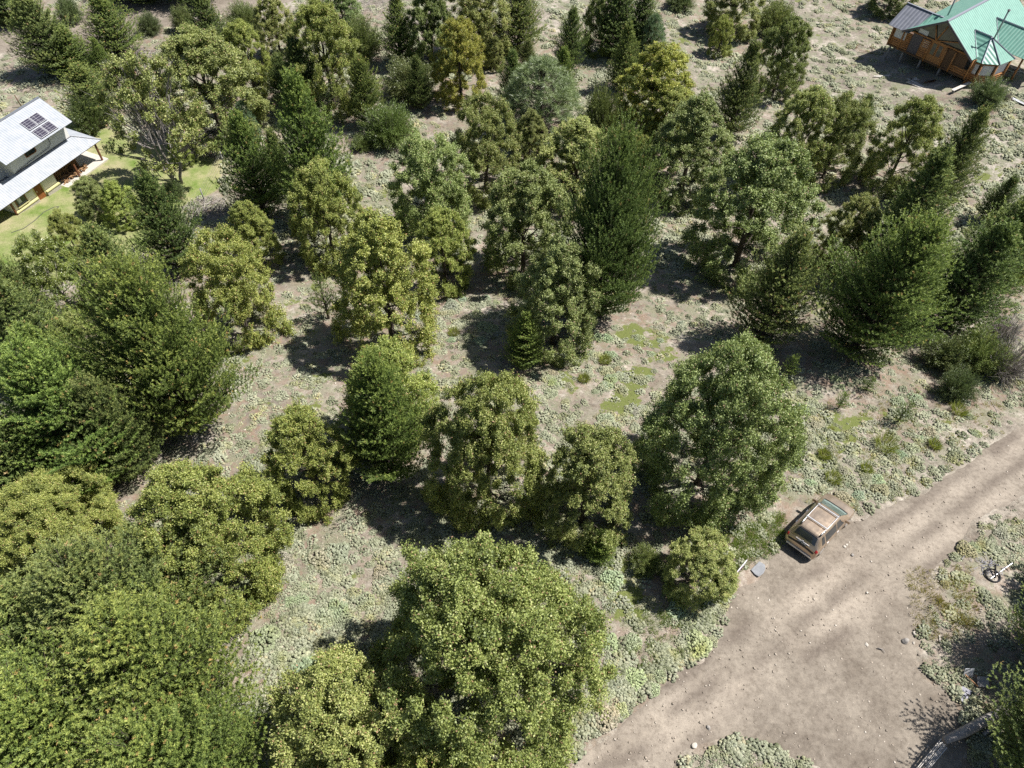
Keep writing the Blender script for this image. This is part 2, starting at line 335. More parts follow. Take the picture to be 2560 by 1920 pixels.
def make_pine(name, seed, r0, h, step=.26, nb=6.5, per=.17, nn=17, nl=.085, nw=.021, mat='pine_leaf', pw=.8, base=.05, tuft=.21, up0=24, cone=.06):
    r = np.random.default_rng(seed); m = MB(); tr = .02*h+.02
    bend = r.normal(0, .02, 2)*h
    def ax(z): return np.array([bend[0]*(z/h)**2, bend[1]*(z/h)**2, z])
    m.tube([ax(-.3), ax(.3), ax(h*.4), ax(h*.8), ax(h*.99)], [tr*1.3, tr, tr*.7, tr*.3, tr*.08], 7)
    TP, TD, TB = [], [], []; z = base*h; az = 0
    amp = r.uniform(0, 2*pi, 2)
    while z < h*.985:
        t = z/h; k = max(3, int(round(nb+r.normal(0, .7))));
        for j in range(k):
            a = az+j*2*pi/k+r.normal(0, .18); low = min(1, .62+t*2.4)
            L = r0*low*max(.05, (1-t))**pw*r.uniform(.66, 1.15)*(1+.12*sin(2*a+amp[0])+.10*sin(3*a+amp[1]+5*t))+.12
            el = radians(up0+46*t**1.5+r.normal(0, 5)); d = np.array([cos(a)*cos(el), sin(a)*cos(el), sin(el)]); o = ax(max(.08, z+r.uniform(-.6, .6)*step)); lift = r.uniform(.2, .55)
            pts = [o, o+d*L*.35+[0, 0, lift*L*.1], o+d*L*.7+[0, 0, lift*L*.45], o+d*L+[0, 0, lift*L]]
            if L > .35: m.tube(pts, [tr*.32*(1-t)+.008, tr*.22*(1-t)+.006, .01, .004], 4, False)
            perp = unit(np.cross(d, [0, 0, 1.])); n = max(2, int(L*.85/per)); tb = r.normal(0, .08)
            for q in range(n+1):
                f = .15+.85*q/n; p = o+d*L*f+np.array([0, 0, lift*L*f**2.4]); dd = unit(d+[0, 0, 1.1])
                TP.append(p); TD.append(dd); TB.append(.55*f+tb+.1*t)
                sl = .46*L*(1-f)**.65*r.uniform(.5, 1.25)+.12
                for sgn in (-1, 1):
                    sd_ = unit(d*.75+perp*sgn*.85+np.array([0, 0, .22])); ns = max(1, int(sl/(per*.95)))
                    for g in range(ns):
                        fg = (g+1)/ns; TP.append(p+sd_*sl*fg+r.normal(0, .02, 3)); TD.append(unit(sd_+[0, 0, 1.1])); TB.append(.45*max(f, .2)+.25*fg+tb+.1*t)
        z += step*(1.0-.35*t)*r.uniform(.85, 1.15); az += 1.1
    TP.append(ax(h)); TD.append(np.array([0, 0, 1.])); TB.append(.6)
    TP = np.array(TP); TD = np.array(TD); TB = np.array(TB); n = len(TP)
    ti = np.repeat(np.arange(n), nn); s = r.uniform(0, 1, len(ti)); rd = rnd_dir(len(ti), r)
    rd = unit(rd-TD[ti]*np.sum(rd*TD[ti], 1, keepdims=True)); U = unit(TD[ti]*r.uniform(.5, 1.2, len(ti))[:, None]+rd)
    L = nl*r.uniform(.8, 1.2, len(ti)); C = TP[ti]+TD[ti]*(s*tuft)[:, None]*r.uniform(.7, 1.3, n)[ti][:, None]+U*(L*.35)[:, None]
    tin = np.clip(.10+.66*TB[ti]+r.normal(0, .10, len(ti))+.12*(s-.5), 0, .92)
    brown = r.uniform(size=n) < cone*.5; tin = np.where(brown[ti] & (s > .6), 1.0, tin); C[:, 2] = np.maximum(C[:, 2], .02)
    V, tn = blades(C, U, L, nw*r.uniform(.7, 1.3, len(ti)), r, tin, rd*.6+TD[ti]*.5+np.array([.1, 0, .6]))
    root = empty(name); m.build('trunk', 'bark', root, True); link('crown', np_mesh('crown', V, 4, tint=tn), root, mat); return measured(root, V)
def make_longneedle(name, seed, r0, h, nt, mat='long_leaf', nl=.26, nn=46):
    r = np.random.default_rng(seed); m = MB(); m.tube([(0, 0, -.3), (0, 0, h*.5), (.05, 0, h*.97)], [.13, .09, .02], 7)
    t = r.uniform(.04, 1, nt); a = np.arange(nt)*2.4+r.normal(0, .3, nt); q = np.where(r.uniform(size=nt) < .6, 1, r.uniform(.4, 1, nt))
    rad = r0*q*(1-t**1.9)**.6*r.uniform(.85, 1.1, nt); C = np.stack([rad*np.cos(a), rad*np.sin(a), h*t], 1)
    out = unit(np.stack([np.cos(a), np.sin(a), np.full(nt, .9)+t], 1))
    for i in range(0, nt, 3): m.tube(limb_curve((0, 0, max(.2, C[i][2]*.8-.1)), C[i], r, .05), [.03, .025, .02, .015, .01], 4, False)
    ti = np.repeat(np.arange(nt), nn); U = unit(rnd_dir(len(ti), r)+out[ti]*.75); L = nl*r.uniform(.7, 1.2, len(ti))
    C2 = C[ti]+out[ti]*(r.uniform(-.5, .5, len(ti))*.22)[:, None]+U*(L*.5)[:, None]; C2[:, 2] = np.maximum(C2[:, 2], .05)
    tin = np.clip(.45+r.normal(0, .12, nt)[ti]+r.normal(0, .15, len(ti)), 0, 1)
    V, tn = blades(C2, U, L, .017, r, tin, out[ti]*.8); root = empty(name); m.build('trunk', 'bark', root, True)
    link('crown', np_mesh('crown', V, 4, tint=tn), root, mat); return measured(root, V)
def make_shrub(name, seed, r0, h, nst, nlf, leaf, mat='shrub_leaf', narrow=.3, bare=0.0, bark='bark_grey'):
    r = np.random.default_rng(seed); m = MB(); a = r.uniform(0, 2*pi, nst); e = np.arccos(r.uniform(.0, 1, nst)**.8)
    ln = r.uniform(.6, 1.0, nst)*(1+.12*np.sin(3*a+seed)); d = np.stack([np.sin(e)*np.cos(a)*r0, np.sin(e)*np.sin(a)*r0, np.cos(e)*h+.10*h], 1)*ln[:, None]
    for i in range(0, nst, 3 if not bare else 1):
        b = np.array([cos(a[i]), sin(a[i]), 0])*r0*.12*r.uniform()
        m.tube([b+[0, 0, -.1], b+d[i]*.45+[0, 0, .06*h], d[i]], [.022, .014, .004], 4, False)
        if bare:
            for j in range(5):
                f = r.uniform(.3, .95); m.tube([d[i]*f, d[i]*f+unit(d[i]+rnd_dir(1, r)[0]*np.linalg.norm(d[i])*.8)*r.uniform(.15, .4)*r0], [.008, .002], 3, False)
    root = empty(name); m.build('stems', bark, root)
    if nlf:
        si = np.repeat(np.arange(nst), nlf); u = r.uniform(.3, 1.03, len(si))**.6; c = d[si]*u[:, None]+np.stack([np.zeros(len(si)), np.zeros(len(si)), .06*h*np.sin(pi*u)], 1)+r.normal(0, .045*r0**.5, (len(si), 3))
        c[:, 2] = np.maximum(c[:, 2], .03); U = unit(d[si])+rnd_dir(len(si), r)*.8; L = leaf*r.uniform(.7, 1.4, len(si))
        tin = np.clip(.5+r.normal(0, .14, nst)[si]+r.normal(0, .16, len(si)), 0, 1)
        V, tn = blades(c, U, L, L*narrow, r, tin, unit(d[si])*.5+np.array([.1, 0, .6])); link('foliage', np_mesh('foliage', V, 4, tint=tn), root, mat); return measured(root, V)
    return root, r0, h

KINDS = {}
KINDS['B'] = [make_broad('broadleaf_tree', 11, 2.2, 6.2, 260, 17, 36, .064, clr=.19), make_broad('broadleaf_tree', 12, 2.2, 6.0, 220, 19, 36, .064, clr=.215, shape=.45),
              make_broad('broadleaf_tree', 13, 2.1, 6.4, 280, 16, 36, .062, clr=.175, shape=.3, top=.7), make_broad('broadleaf_tree', 14, 2.1, 5.8, 240, 18, 36, .064, clr=.20, shape=.5, top=.6)]
KINDS['N'] = [make_broad('broadleaf_tree', 21, 3.8, 7.0, 520, 22, 36, .07, clr=.125, shape=.42), make_broad('broadleaf_tree', 22, 3.0, 6.4, 380, 20, 36, .068, clr=.15, shape=.36)]
KINDS['W'] = [make_broad('willow_tree', 31, 2.0, 5.0, 110, 22, 22, .12, 'willow_leaf', 'bark_grey', clr=.22, narrow=.45, z0=.1)]
KINDS['D'] = [make_broad('broadleaf_tree', 41, 2.3, 6.0, 120, 18, 18, .085, 'broad_leaf', 'bark_grey', stems=5, ndead=110, z0=.26, shape=.3, clr=.2)]
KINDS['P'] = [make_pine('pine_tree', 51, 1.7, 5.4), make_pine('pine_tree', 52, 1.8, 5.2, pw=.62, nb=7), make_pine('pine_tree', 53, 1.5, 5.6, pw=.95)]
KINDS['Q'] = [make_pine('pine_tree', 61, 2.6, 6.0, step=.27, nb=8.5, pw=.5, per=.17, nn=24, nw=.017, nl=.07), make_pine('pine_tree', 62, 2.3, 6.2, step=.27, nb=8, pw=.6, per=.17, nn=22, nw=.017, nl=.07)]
KINDS['L'] = [make_longneedle('long_needled_pine', 71, 1.9, 4.6, 520)]
KINDS['S'] = [make_shrub('shrub', 81, 1.3, 1.6, 420, 70, .07), make_shrub('shrub', 82, 1.2, 1.5, 360, 70, .06, narrow=.45)]
KINDS['T'] = [make_shrub('twiggy_bush', 91, 1.2, 1.3, 150, 4, .05, bare=1, bark='dead_wood')]
KINDS['J'] = [make_pine('pine_sapling', 95, .55, 1.5, step=.3, nb=4, per=.11, nn=12, nl=.08, nw=.014, tuft=.1, pw=.8, base=.12, up0=18, cone=0)]
KINDS['X'] = [make_pine('spruce_sapling', 96, .9, 1.6, step=.16, nb=6, per=.09, nn=12, nl=.075, nw=.018, tuft=.1, pw=.7, base=.06, up0=8, cone=0)]
used = set()
COLR = dict(ol=(1, 1, 1), dk=(.68, .76, .66), yl=(1.05, 1.06, .86), gy=(.92, .98, 1.12), br=(1.02, 1.12, .85), go=(1.25, 1.15, .7), lt=(1.25, 1.25, 1.15), bl=(.82, 1.0, 1.1), sv=(1.05, 1.06, 1.02))
TREEPOS = []
def instance(kind, var, loc, sx, sz, rz, col, label, cat, group, name=None):
    root, r0, h0 = KINDS[kind][var]
    key = (kind, var)
    if key not in used: used.add(key); o = root
    else:
        o = root.copy(); COL.objects.link(o)
        for ch in root.children:
            c = ch.copy(); COL.objects.link(c); c.parent = o
    if name: o.name = name
    o.location = [float(a) for a in loc]; o.scale = (sx/r0, sx/r0, sz/h0); o.rotation_euler = (0, 0, rz)
    for ch in o.children: ch.color = (*col, 1) if not ch.name.startswith(('trunk', 'stems')) else (1, 1, 1, 1)
    return tag(o, label, cat, group)
def plant(kind, bx, by, tx, ty, wpx, colk, label, var=None, cat=None, group=None):
    """bottom (bx,by) and top (tx,ty) of the crown and its width as seen, turned into a foot on the terrain, a height and a radius in metres"""
    g0 = G(bx, by); mid = g0+[0, 0, 1.5]; mpp = depth(mid)/F; E = math.hypot(tx-bx, ty-by)*mpp; rr = wpx*.5*mpp
    rv = ray((bx+tx)/2, (by+ty)/2); s = -rv[2]/np.linalg.norm(rv); c = math.sqrt(1-s*s)
    if kind in 'PQJXL':
        hh = min(max((E-.5*rr*s)/c, 1.6*rr), (4.2 if by < 1400 else 2.5)*rr); rr *= 1.04; b = G(tx, ty, hh*.97)
    else:
        q = math.sqrt(max((E/2)**2-(rr*s*.85)**2, (E*.26)**2)); hh = min(max(2*q/c, 1.15*rr), (2.2 if by > 1350 else 3.0)*rr); b = G((bx+tx)/2, (by+ty)/2, hh*.5)
    k = random.randrange(len(KINDS[kind])) if var is None else var
    kk = random.uniform(.86, 1.1); ca = [x*kk*random.uniform(.975, 1.025) for x in COLR[colk]]; n = dict(B='tree', N='tree', W='tree', D='tree', P='pine', Q='pine', L='pine', S='shrub', T='bush', J='sapling', X='sapling')[kind]
    gr = dict(B='broadleaf trees on the plot', N='broadleaf trees on the plot', P='pine trees on the plot', Q='pine trees on the plot', S='fine-leaved shrubs', J='pine saplings near the road').get(kind)
    TREEPOS.append((b[0], b[1], rr))
    return instance(kind, k, b-[0, 0, .02], rr, hh, random.uniform(0, 6.28), ca, label, cat or n, group or gr)

TREES = [
('P',125,170,58,-10,150,'ol','tall bushy pine by the bend of the dirt track, behind the white house'),
('P',165,192,150,70,122,'br','shorter green pine touching the tall one by the track bend'),
('P',306,132,239,-10,135,'yl','lone bushy pine standing between the dirt track and the pile of pale branches'),
('P',262,190,231,95,48,'br','slim young pine beside the pale branch pile, behind the dead-branched tree'),
('P',272,168,268,125,22,'br','tiny young pine nearest the pale branch pile'),
('P',245,300,190,165,140,'lt','loose yellowish pine between the white house roof and the dead-branched tree'),
('D',425,465,345,150,226,'ol','large grey tree with bare dead branches and several pale trunks by the lawn'),
('B',455,428,440,310,64,'br','small bright green tree behind the pale trunks of the dead-branched tree'),
('S',235,325,192,245,85,'dk','dark olive bush at the far corner of the white house'),
('B',565,330,470,98,250,'ol','wide olive tree with bare lower limbs behind the dead-branched tree'),
('B',640,225,590,68,122,'yl','yellow-green tree just behind the wide olive tree'),
('P',560,118,490,-25,115,'dk','dark pine beside the track behind the yellow-green tree'),
('S',612,75,600,5,95,'lt','pale green shrub between the dark pine and the far dirt track'),
('B',700,150,670,-20,112,'ol','dull olive tree behind the big golden-topped tree'),
('B',840,270,788,20,175,'yl','big rounded tree with a golden top near the double dark pines'),
('P',690,262,691,140,82,'dk','smaller of two dark pines under the golden-topped tree'),
('P',795,272,732,96,132,'dk','larger dark pine leaning against the golden-topped tree'),
('P',812,540,735,190,190,'br','tall green pine at the edge of the stony glade beside the bright shrubs'),
('P',668,535,585,290,150,'br','broad green pine beside the lawn and its fence post'),
('P',722,525,675,325,92,'ol','olive pine squeezed between two green pines beside the lawn'),
('L',645,345,600,255,60,'bl','thin blue-green tree beyond the pine by the lawn'),
('P',440,690,352,440,165,'dk','dark pine in front of the fence corner of the lawn'),
('B',253,540,205,450,88,'gy','small grey-green tree with a short trunk in front of the woodpile'),
('B',310,566,282,452,98,'br','round fruit tree with bright leaves next to the grey-green one on the lawn'),
('B',195,640,140,528,86,'yl','small airy olive tree on the lawn opposite the white house door'),
('S',437,497,432,448,54,'gy','grey bush at the foot of the pale trunks'),
('W',165,800,95,590,180,'ol','yellow-green willow at the edge of the lawn'),
('P',345,800,225,575,180,'ol','pine overlapping the willow, its top over the lawn'),
('B',665,690,595,480,128,'yl','oval yellowish tree alone between the lawn fence and the clearing'),
('B',640,880,515,565,218,'yl','tall oval olive tree at the edge of the clearing beside the lone oval one'),
('Q',480,1095,285,680,325,'yl','huge layered pine with yellow-green tips between willow and clearing'),
('P',20,880,-60,640,170,'ol','small pine at the picture edge below the willow'),
('P',175,1140,60,820,240,'br','green pine filling the gap between the edge pine and the soft green one'),
('P',-10,1340,-120,1010,260,'ol','dim pine cut by the picture edge above the yellowish tree'),
('P',95,1000,-30,690,230,'ol','pine under the willow at the picture edge'),
('B',265,1005,170,735,150,'ol','olive tree wedged between the huge layered pine and the edge pines'),
('B',262,1015,215,905,80,'ol','little olive tree in the dark gap beside the huge layered pine'),
('Q',230,1235,40,890,330,'br','spreading soft green pine below the huge layered pine'),
('P',345,1215,200,960,190,'ol','lower shoulder pine standing against the soft green spreading pine'),
('N',190,1440,90,1180,330,'yl','yellowish broadleaf tree between the soft green pine and the bottom pines'),
('N',590,1530,440,1130,390,'yl','large dark-hearted olive tree at the corner of the lower clearing',1),
('Q',480,1750,180,1400,440,'ol','pine with tufted tips directly below the large dark-hearted olive tree'),
('Q',570,1990,230,1590,500,'yl','broad sunlit pine bordering the lower clearing'),
('Q',250,2180,-40,1740,520,'yl','broad sunlit pine filling the bottom corner of the picture'),
('P',120,1850,-60,1480,330,'ol','pine cut by the picture edge between the tufted and the corner pine'),
('Q',585,2250,310,1830,470,'yl','pine cut by the bottom edge beside the lower clearing'),
('N',1260,1950,1180,1330,600,'ol','largest round tree of the scene, between lower clearing and dirt road',0),
('N',915,2120,830,1590,470,'ol','bushy tree in front of the largest round tree, reaching into the lower clearing',1),
('N',1130,2250,1110,1790,420,'yl','lobed tree cut by the bottom edge, in front of the largest round tree',1),
('B',1020,885,900,540,272,'yl','big leafy tree on the clearing beside the thin sapling'),
('B',835,665,790,412,188,'yl','yellow-green tree between the glade path and the big leafy tree'),
('B',1120,745,1098,505,158,'yl','upright olive tree touching the big leafy tree'),
('B',1085,595,1065,345,212,'gy','grey-green tree beside the stony glade path'),
('B',1225,485,1198,256,178,'ol','dark olive tree in front of the light long-needled pine'),
('B',1325,405,1325,275,92,'ol','small olive tree tucked under the light long-needled pine'),
('B',1315,695,1310,425,225,'gy','grey-green tree with reddish tips beside the big dark pine'),
('Q',1580,815,1570,335,262,'dk','big dark pine in the middle of the plot'),
('B',1455,505,1430,300,222,'ol','olive tree hidden between the dark olive tree and the big dark pine'),
('B',1590,470,1587,310,82,'yl','pale tree top poking out behind the big dark pine'),
('L',1370,350,1358,150,222,'ol','light green long-needled pine with fluffy tufts'),
('P',1270,280,1285,128,86,'dk','dark pine behind the light long-needled pine, next to a tiny pine'),
('P',1325,170,1320,100,44,'ol','tiny slim pine on the far slope behind the light long-needled pine'),
('P',1440,295,1413,118,78,'br','narrow green pine behind the shoulder of the light long-needled pine'),
('P',1438,162,1432,22,82,'dk','lone pointed pine on the open far slope'),
('B',1520,130,1500,-35,105,'dk','dark tree at the shaded end of the far pine clump'),
('P',1570,135,1560,-45,122,'dk','dark pine in the middle of the far clump'),
('P',1625,130,1620,-32,105,'dk','dark pine behind the pale bluish one in the far clump'),
('P',1560,222,1576,60,90,'yl','pointed olive pine in front of the far dark clump'),
('L',1645,152,1640,38,78,'bl','pale bluish long-needled pine in front of the far clump'),
('B',1650,328,1640,120,208,'go','rounded golden-olive tree beside the silvery shrub'),
('S',1505,350,1505,220,105,'sv','silvery grey shrub between the light pine and the golden-olive tree'),
('B',1680,375,1668,225,145,'yl','pale olive tree at the foot of the golden-olive one'),
('B',1735,492,1718,248,215,'gy','grey-green tree below the golden-olive one'),
('P',1840,345,1886,105,118,'ol','leaning pine with bare lower limbs next to the dark upright tree'),
('B',1935,255,1985,33,128,'dk','dark upright tree in front of the pale shrub on the cabin slope'),
('B',1796,150,1812,28,64,'yl','small lone oval tree on the open slope'),
('B',1830,80,1850,-65,145,'ol','dark rounded tree behind the small lone oval tree'),
('S',1930,82,1950,5,104,'lt','pale green shrub behind the dark upright tree'),
('B',1985,455,2015,235,175,'ol','olive tree in front of the leaning pine and the open slope'),
('B',2085,462,2108,232,150,'ol','olive tree beside the small dark pine below the cabin'),
('P',2160,332,2175,238,54,'dk','small dark pine behind the olive trees below the cabin'),
('B',1880,690,1888,362,292,'gy','wide grey-green tree on the slope below the leaning pine'),
('B',2205,505,2325,225,165,'ol','pointed olive tree leaning towards the plank bench'),
('P',2365,540,2462,272,132,'ol','green pine with wispy tips below the bush by the cabin'),
('P',2235,700,2370,385,200,'ol','green pine leaning over the sandy strip'),
('B',2105,695,2150,478,150,'ol','olive tree between the wide grey-green tree and the leaning pine'),
('P',1920,880,2005,590,195,'ol','green pine between the clearing and the biggest shaded pine'),
('Q',2195,925,2320,545,292,'br','biggest pine above the parked car, with bright tufts'),
('P',2410,850,2530,560,220,'dk','dark pine next to the roadside shrubs'),
('P',2480,760,2590,500,200,'ol','olive pine behind the dark one near the roadside shrubs'),
('B',2505,740,2590,470,130,'go','golden tree cut by the picture edge'),
('P',2485,560,2540,442,84,'dk','small dark pine near the golden tree at the picture edge'),
('N',1785,1275,1815,865,385,'gy','large grey-green tree nearest the parked car',1),
('N',1225,1295,1218,940,312,'ol','round bright tree in front of the silvery clearing',1),
('B',1465,1350,1478,1065,258,'ol','round tree between the bright tree and the one by the car',0),
('P',965,1255,922,900,225,'br','upright pine between the two yellowish trees',1),
('B',790,1300,745,985,225,'yl','yellowish tree in front of the upright pine'),
('B',985,1110,958,848,232,'yl','pale yellow-green tree behind the upright pine'),
('B',1395,888,1388,598,228,'gy','rounded silver-green tree in the middle of the clearing'),
('P',1318,935,1316,785,100,'br','small vivid green pine in front of the silver-green tree'),
('J',826,825,793,683,78,'ol','thin bare-stemmed sapling beside the big leafy tree'),
('S',2370,932,2385,833,132,'ol','olive shrub under the dark pine beside the road'),
('S',2440,940,2462,818,150,'lt','light green shrub next to the grey twiggy bush'),
('S',2392,1000,2415,915,98,'gy','small grey-green shrub closest to the roadside grass'),
('T',2520,960,2545,820,150,'ol','bare grey twiggy bush at the edge of the dirt road'),
('T',2510,850,2535,780,110,'ol','second bare twiggy bush behind the grey one'),
('J',2168,985,2186,942,40,'br','faint young pine near the shade of the biggest pine'),
('J',2095,1030,2120,980,44,'br','young pine sapling with a bright tip among the cushion shrubs'),
('J',2240,1065,2282,1002,50,'br','leaning young pine sapling beside the tall yellow grass'),
('J',1985,955,1992,888,50,'br','young pine sapling at the edge of the pine shade'),
('X',1520,1450,1508,1340,88,'br','light green spruce sapling in the shade between the round tree and the road'),
('B',1740,1500,1765,1330,190,'ol','dark bushy tree next to the small roadside sign'),
('Q',2690,1830,2850,1530,300,'ol','pine cut by the picture edge, shading the fallen log'),
('P',2700,1610,2850,1380,220,'dk','dark pine beyond the edge beside the burnt rubbish'),
('Q',2660,2090,2860,1800,400,'ol','pine at the corner whose shade covers the log'),
('S',900,145,895,42,118,'lt','pale green shrub on the far slope beside the grey pine'),
('P',982,155,985,-18,98,'lt','slender grey-green pine on the far slope above the rounded shrub'),
('B',860,58,850,-28,96,'bl','blue-green tree at the top edge by the twig piles'),
('B',1075,185,1075,-45,135,'dk','very dark tree beside the slender grey-green pine'),
('B',1200,138,1190,-55,172,'ol','olive tree behind the yellow upright tree'),
('B',1235,170,1235,95,58,'ol','small round tree at the foot of the olive tree on the far slope'),
('B',1150,270,1150,42,138,'go','upright yellow-olive tree beside the rounded shrub'),
('P',1300,122,1300,-42,120,'yl','rusty green pine on the far slope edge'),
('S',1020,240,1020,142,138,'ol','rounded pale shrub partly behind a small pine'),
('P',1052,280,1040,142,68,'dk','small dark pine in front of the rounded pale shrub'),
('P',932,312,898,145,94,'yl','rusty-tipped pine behind the bright shrub'),
('S',970,362,970,255,138,'br','bright green feathery shrub at the edge of the glade'),
('S',455,78,457,15,62,'ol','green shrub beside the far dirt track, near twigs'),
('S',370,84,368,30,64,'gy','grey-green shrub behind the lone bushy pine'),
('S',170,56,166,-8,60,'gy','grey shrub at the bend of the track'),
('S',5,62,0,15,50,'br','vivid green bush at the corner by the track'),
('P',20,45,-25,-95,125,'dk','dark pine at the far corner by the track'),
('P',355,-2,330,-130,150,'dk','dark pine beyond the track, behind the lone bushy pine'),
('P',470,2,450,-130,150,'dk','dark pine beyond the track, above the green shrub'),
('P',290,-15,265,-140,140,'dk','dark pine beyond the track at the bend'),
('B',2232,28,2240,-65,115,'dk','dark round tree behind the grey roofed wing of the cabin'),
('S',1700,16,1702,-25,80,'gy','grey shrub at the top edge of the open slope'),
('S',2472,262,2480,192,92,'gy','grey-green bush in front of the cabin bay'),
('T',2520,250,2522,228,26,'ol','small dry brown bush beside the cabin path'),
('S',1615,1430,1620,1370,90,'yl','straggly yellowish shrub between the spruce sapling and the bushy tree'),
('S',905,372,905,340,60,'br','low green tuft below the bright feathery shrub'),
]
for t in TREES: plant(*t[:8], var=t[8] if len(t) > 8 else None)
TP_ = np.array(TREEPOS)

# ------------------------------------------------------------------ ground sheet
def build_ground():
    gx = np.concatenate([[-900, -500, -300, -200], np.arange(-150, -60, 1.5), np.arange(-60, 70, .42), np.arange(70, 150, 1.5), [200, 300, 500, 900]])
    gy = np.concatenate([[-900, -400, -150, -60], np.arange(-30, 0, 2.), np.arange(0, 100, .42), np.arange(100, 180, 1.5), [250, 400, 700, 1200]])
    X, Y = np.meshgrid(gx, gy); hz = hgt(X, Y)
    rd = polydist(X, Y, ROAD, True); ins = inpoly(X, Y, ROAD); sg = np.where(ins, -rd, rd)
    hz = hz+np.clip(.5+sg/.8, 0, 1)*.10-.10      # the verge stands a hand's width above the road bed
    V = np.stack([X, Y, hz], -1).reshape(-1, 3); ny, nx = X.shape; i = np.arange((ny-1)*nx).reshape(ny-1, nx)[:, :-1].ravel()
    idx = np.stack([i, i+1, i+nx+1, i+nx], 1)
    x, y = X.ravel(), Y.ravel(); lit = np.zeros(x.shape)
    for tx, ty, tr in TREEPOS:
        k = (abs(x-tx) < tr*3.2+1) & (abs(y-ty) < tr*3.2+1); d = np.hypot(x[k]-tx, y[k]-ty); lit[k] = np.maximum(lit[k], np.clip(1.6-d/(tr*1.5+.4), 0, 1))
    lawn = np.clip(.5+np.where(inpoly(x, y, LAWN), 1, -1)*polydist(x, y, LAWN, True)/1.6, 0, 1)
    far = np.clip((y-40)/40, 0, 1); rdd = sg.ravel()
    herb = (.75+.25*far)*np.clip(rdd/1.2+.2, 0, 1)*(1-lawn)*np.clip(fbm(x, y, 7, 40, 3)*2.4-.25, 0, 1)
    pth = np.clip(.5-np.where(inpoly(x, y, PATH), 1, -1)*polydist(x, y, PATH, True)/1.5, 0, 1); herb = herb*pth
    mossp = [G(*p)[:2] for p in ((1590, 830), (1620, 850), (1660, 890), (1550, 1010), (1585, 950), (600, 900), (640, 940), (560, 1000), (2060, 1120), (1400, 950), (760, 1400), (740, 1700), (420, 470), (2100, 1060), (1560, 1510), (620, 870))]
    mb = np.zeros(x.shape)
    for q in mossp: mb = np.maximum(mb, np.exp(-((x-q[0])**2+(y-q[1])**2)/1.6))
    moss = np.clip(fbm(x, y, 6, 77, 3)*2.6-1.3+mb*1.1, 0, 1)*np.clip(rdd/2, 0, 1)*(1-lawn)
    me = np_mesh('ground', V, 4, idx, attrs=dict(litter=lit*.9*(1-lawn), herb=herb, moss=moss, lawn=lawn), smooth=True)
    tag(link('ground', me, None, 'ground'), kind='structure')
build_ground()
def sheet(name, poly, step, lift, mat, ragged, bank=None):
    xs = [p[0] for p in poly]; ys = [p[1] for p in poly]
    gx = np.arange(min(xs)-1, max(xs)+1, step); gy = np.arange(min(ys)-1, max(ys)+1, step); X, Y = np.meshgrid(gx, gy)
    sg = np.where(inpoly(X, Y, poly), -1, 1)*polydist(X, Y, poly, True)+(fbm(X, Y, 1.6, 17, 4)-.5)*ragged
    z = hgt(X, Y)+lift; trk = np.zeros(X.shape); rut = np.zeros(X.shape)
    if bank:
        for k, T in enumerate(bank):
            d = polydist(X, Y, T); wv = .75 if k < 2 else .5
            z = z-.03*np.exp(-(d/.5)**2)
            rut = np.maximum(rut, np.exp(-((d-.75)/.35)**2)*np.clip(fbm(X, Y, 2.2, 51+k, 3)*3.2-1.2, 0, .75))
            trk = np.maximum(trk, wv*np.exp(-(d/.9)**2)*(.45+.9*fbm(X, Y, .9, 21, 3)))
        z = z+.035*(fbm(X, Y, .7, 31, 3)-.5); trk = trk*np.clip(fbm(X, Y, 3, 35, 3)*2.2-.3, .1, 1)
    z = z-np.clip((sg+.25)/.5, 0, 1)*.14
    V = np.stack([X, Y, z], -1).reshape(-1, 3); ny, nx = X.shape
    keep = (sg[:-1, :-1] < .3).ravel(); i = np.arange((ny-1)*nx).reshape(ny-1, nx)[:, :-1].ravel()[keep]
    idx = np.stack([i, i+1, i+nx+1, i+nx], 1); u, inv = np.unique(idx, return_inverse=True)
    me = np_mesh(name, V[u], 4, inv.reshape(-1), attrs=dict(track=trk.ravel()[u], rut=rut.ravel()[u]), smooth=True)
    return tag(link(name, me, None, mat), kind='structure')
sheet('road', ROAD, .16, -.055, 'road', 1.1, TRK)
sheet('path', PATH, .5, .02, 'road', 2.0)

# ------------------------------------------------------------------ cushion shrubs, grass, litter, stones
def lumps(seed, nl, seg, rings, size, extra=0):
    """a low dome made of many small rounded lumps; returns verts, quads, tint"""
    r = np.random.default_rng(seed); V, Q, T = [], [], []
    for k in range(nl):
        u = (k+.5)/nl; e = math.acos(1-u*.97); a = k*2.399963+r.normal(0, .18); rad = .86*(1+.12*sin(3*a+seed)+.07*sin(5*a+2*seed))
        c = np.array([sin(e)*cos(a)*rad, sin(e)*sin(a)*rad, max(.02, cos(e)*.40+r.normal(0, .03))]); n = unit(np.array([c[0], c[1], c[2]*2.2+.25])); t1 = unit(np.cross(n, [.3, .8, .1])); t2 = np.cross(n, t1)
        sz = size*r.uniform(.65, 1.25); tint = float(np.clip(.5+r.normal(0, .13), 0, .95)); b = len(V); ph = r.uniform(0, 6)
        for i in range(rings+1):
            f = i/rings*pi*.55; f = max(f, .02)
            for j in range(seg):
                w_ = 1+.10*sin(3*j*2*pi/seg+ph)+r.normal(0, .07); V.append(c+(n*(cos(f)*.95-.35)+(t1*cos(2*pi*j/seg)+t2*sin(2*pi*j/seg))*sin(f)*w_)*sz); T.append(tint+r.normal(0, .04))
        for i in range(rings):
            for j in range(seg): Q.append((b+i*seg+j, b+(i+1)*seg+j, b+(i+1)*seg+(j+1) % seg, b+i*seg+(j+1) % seg))
    return np.array(V), np.array(Q), np.array(T)
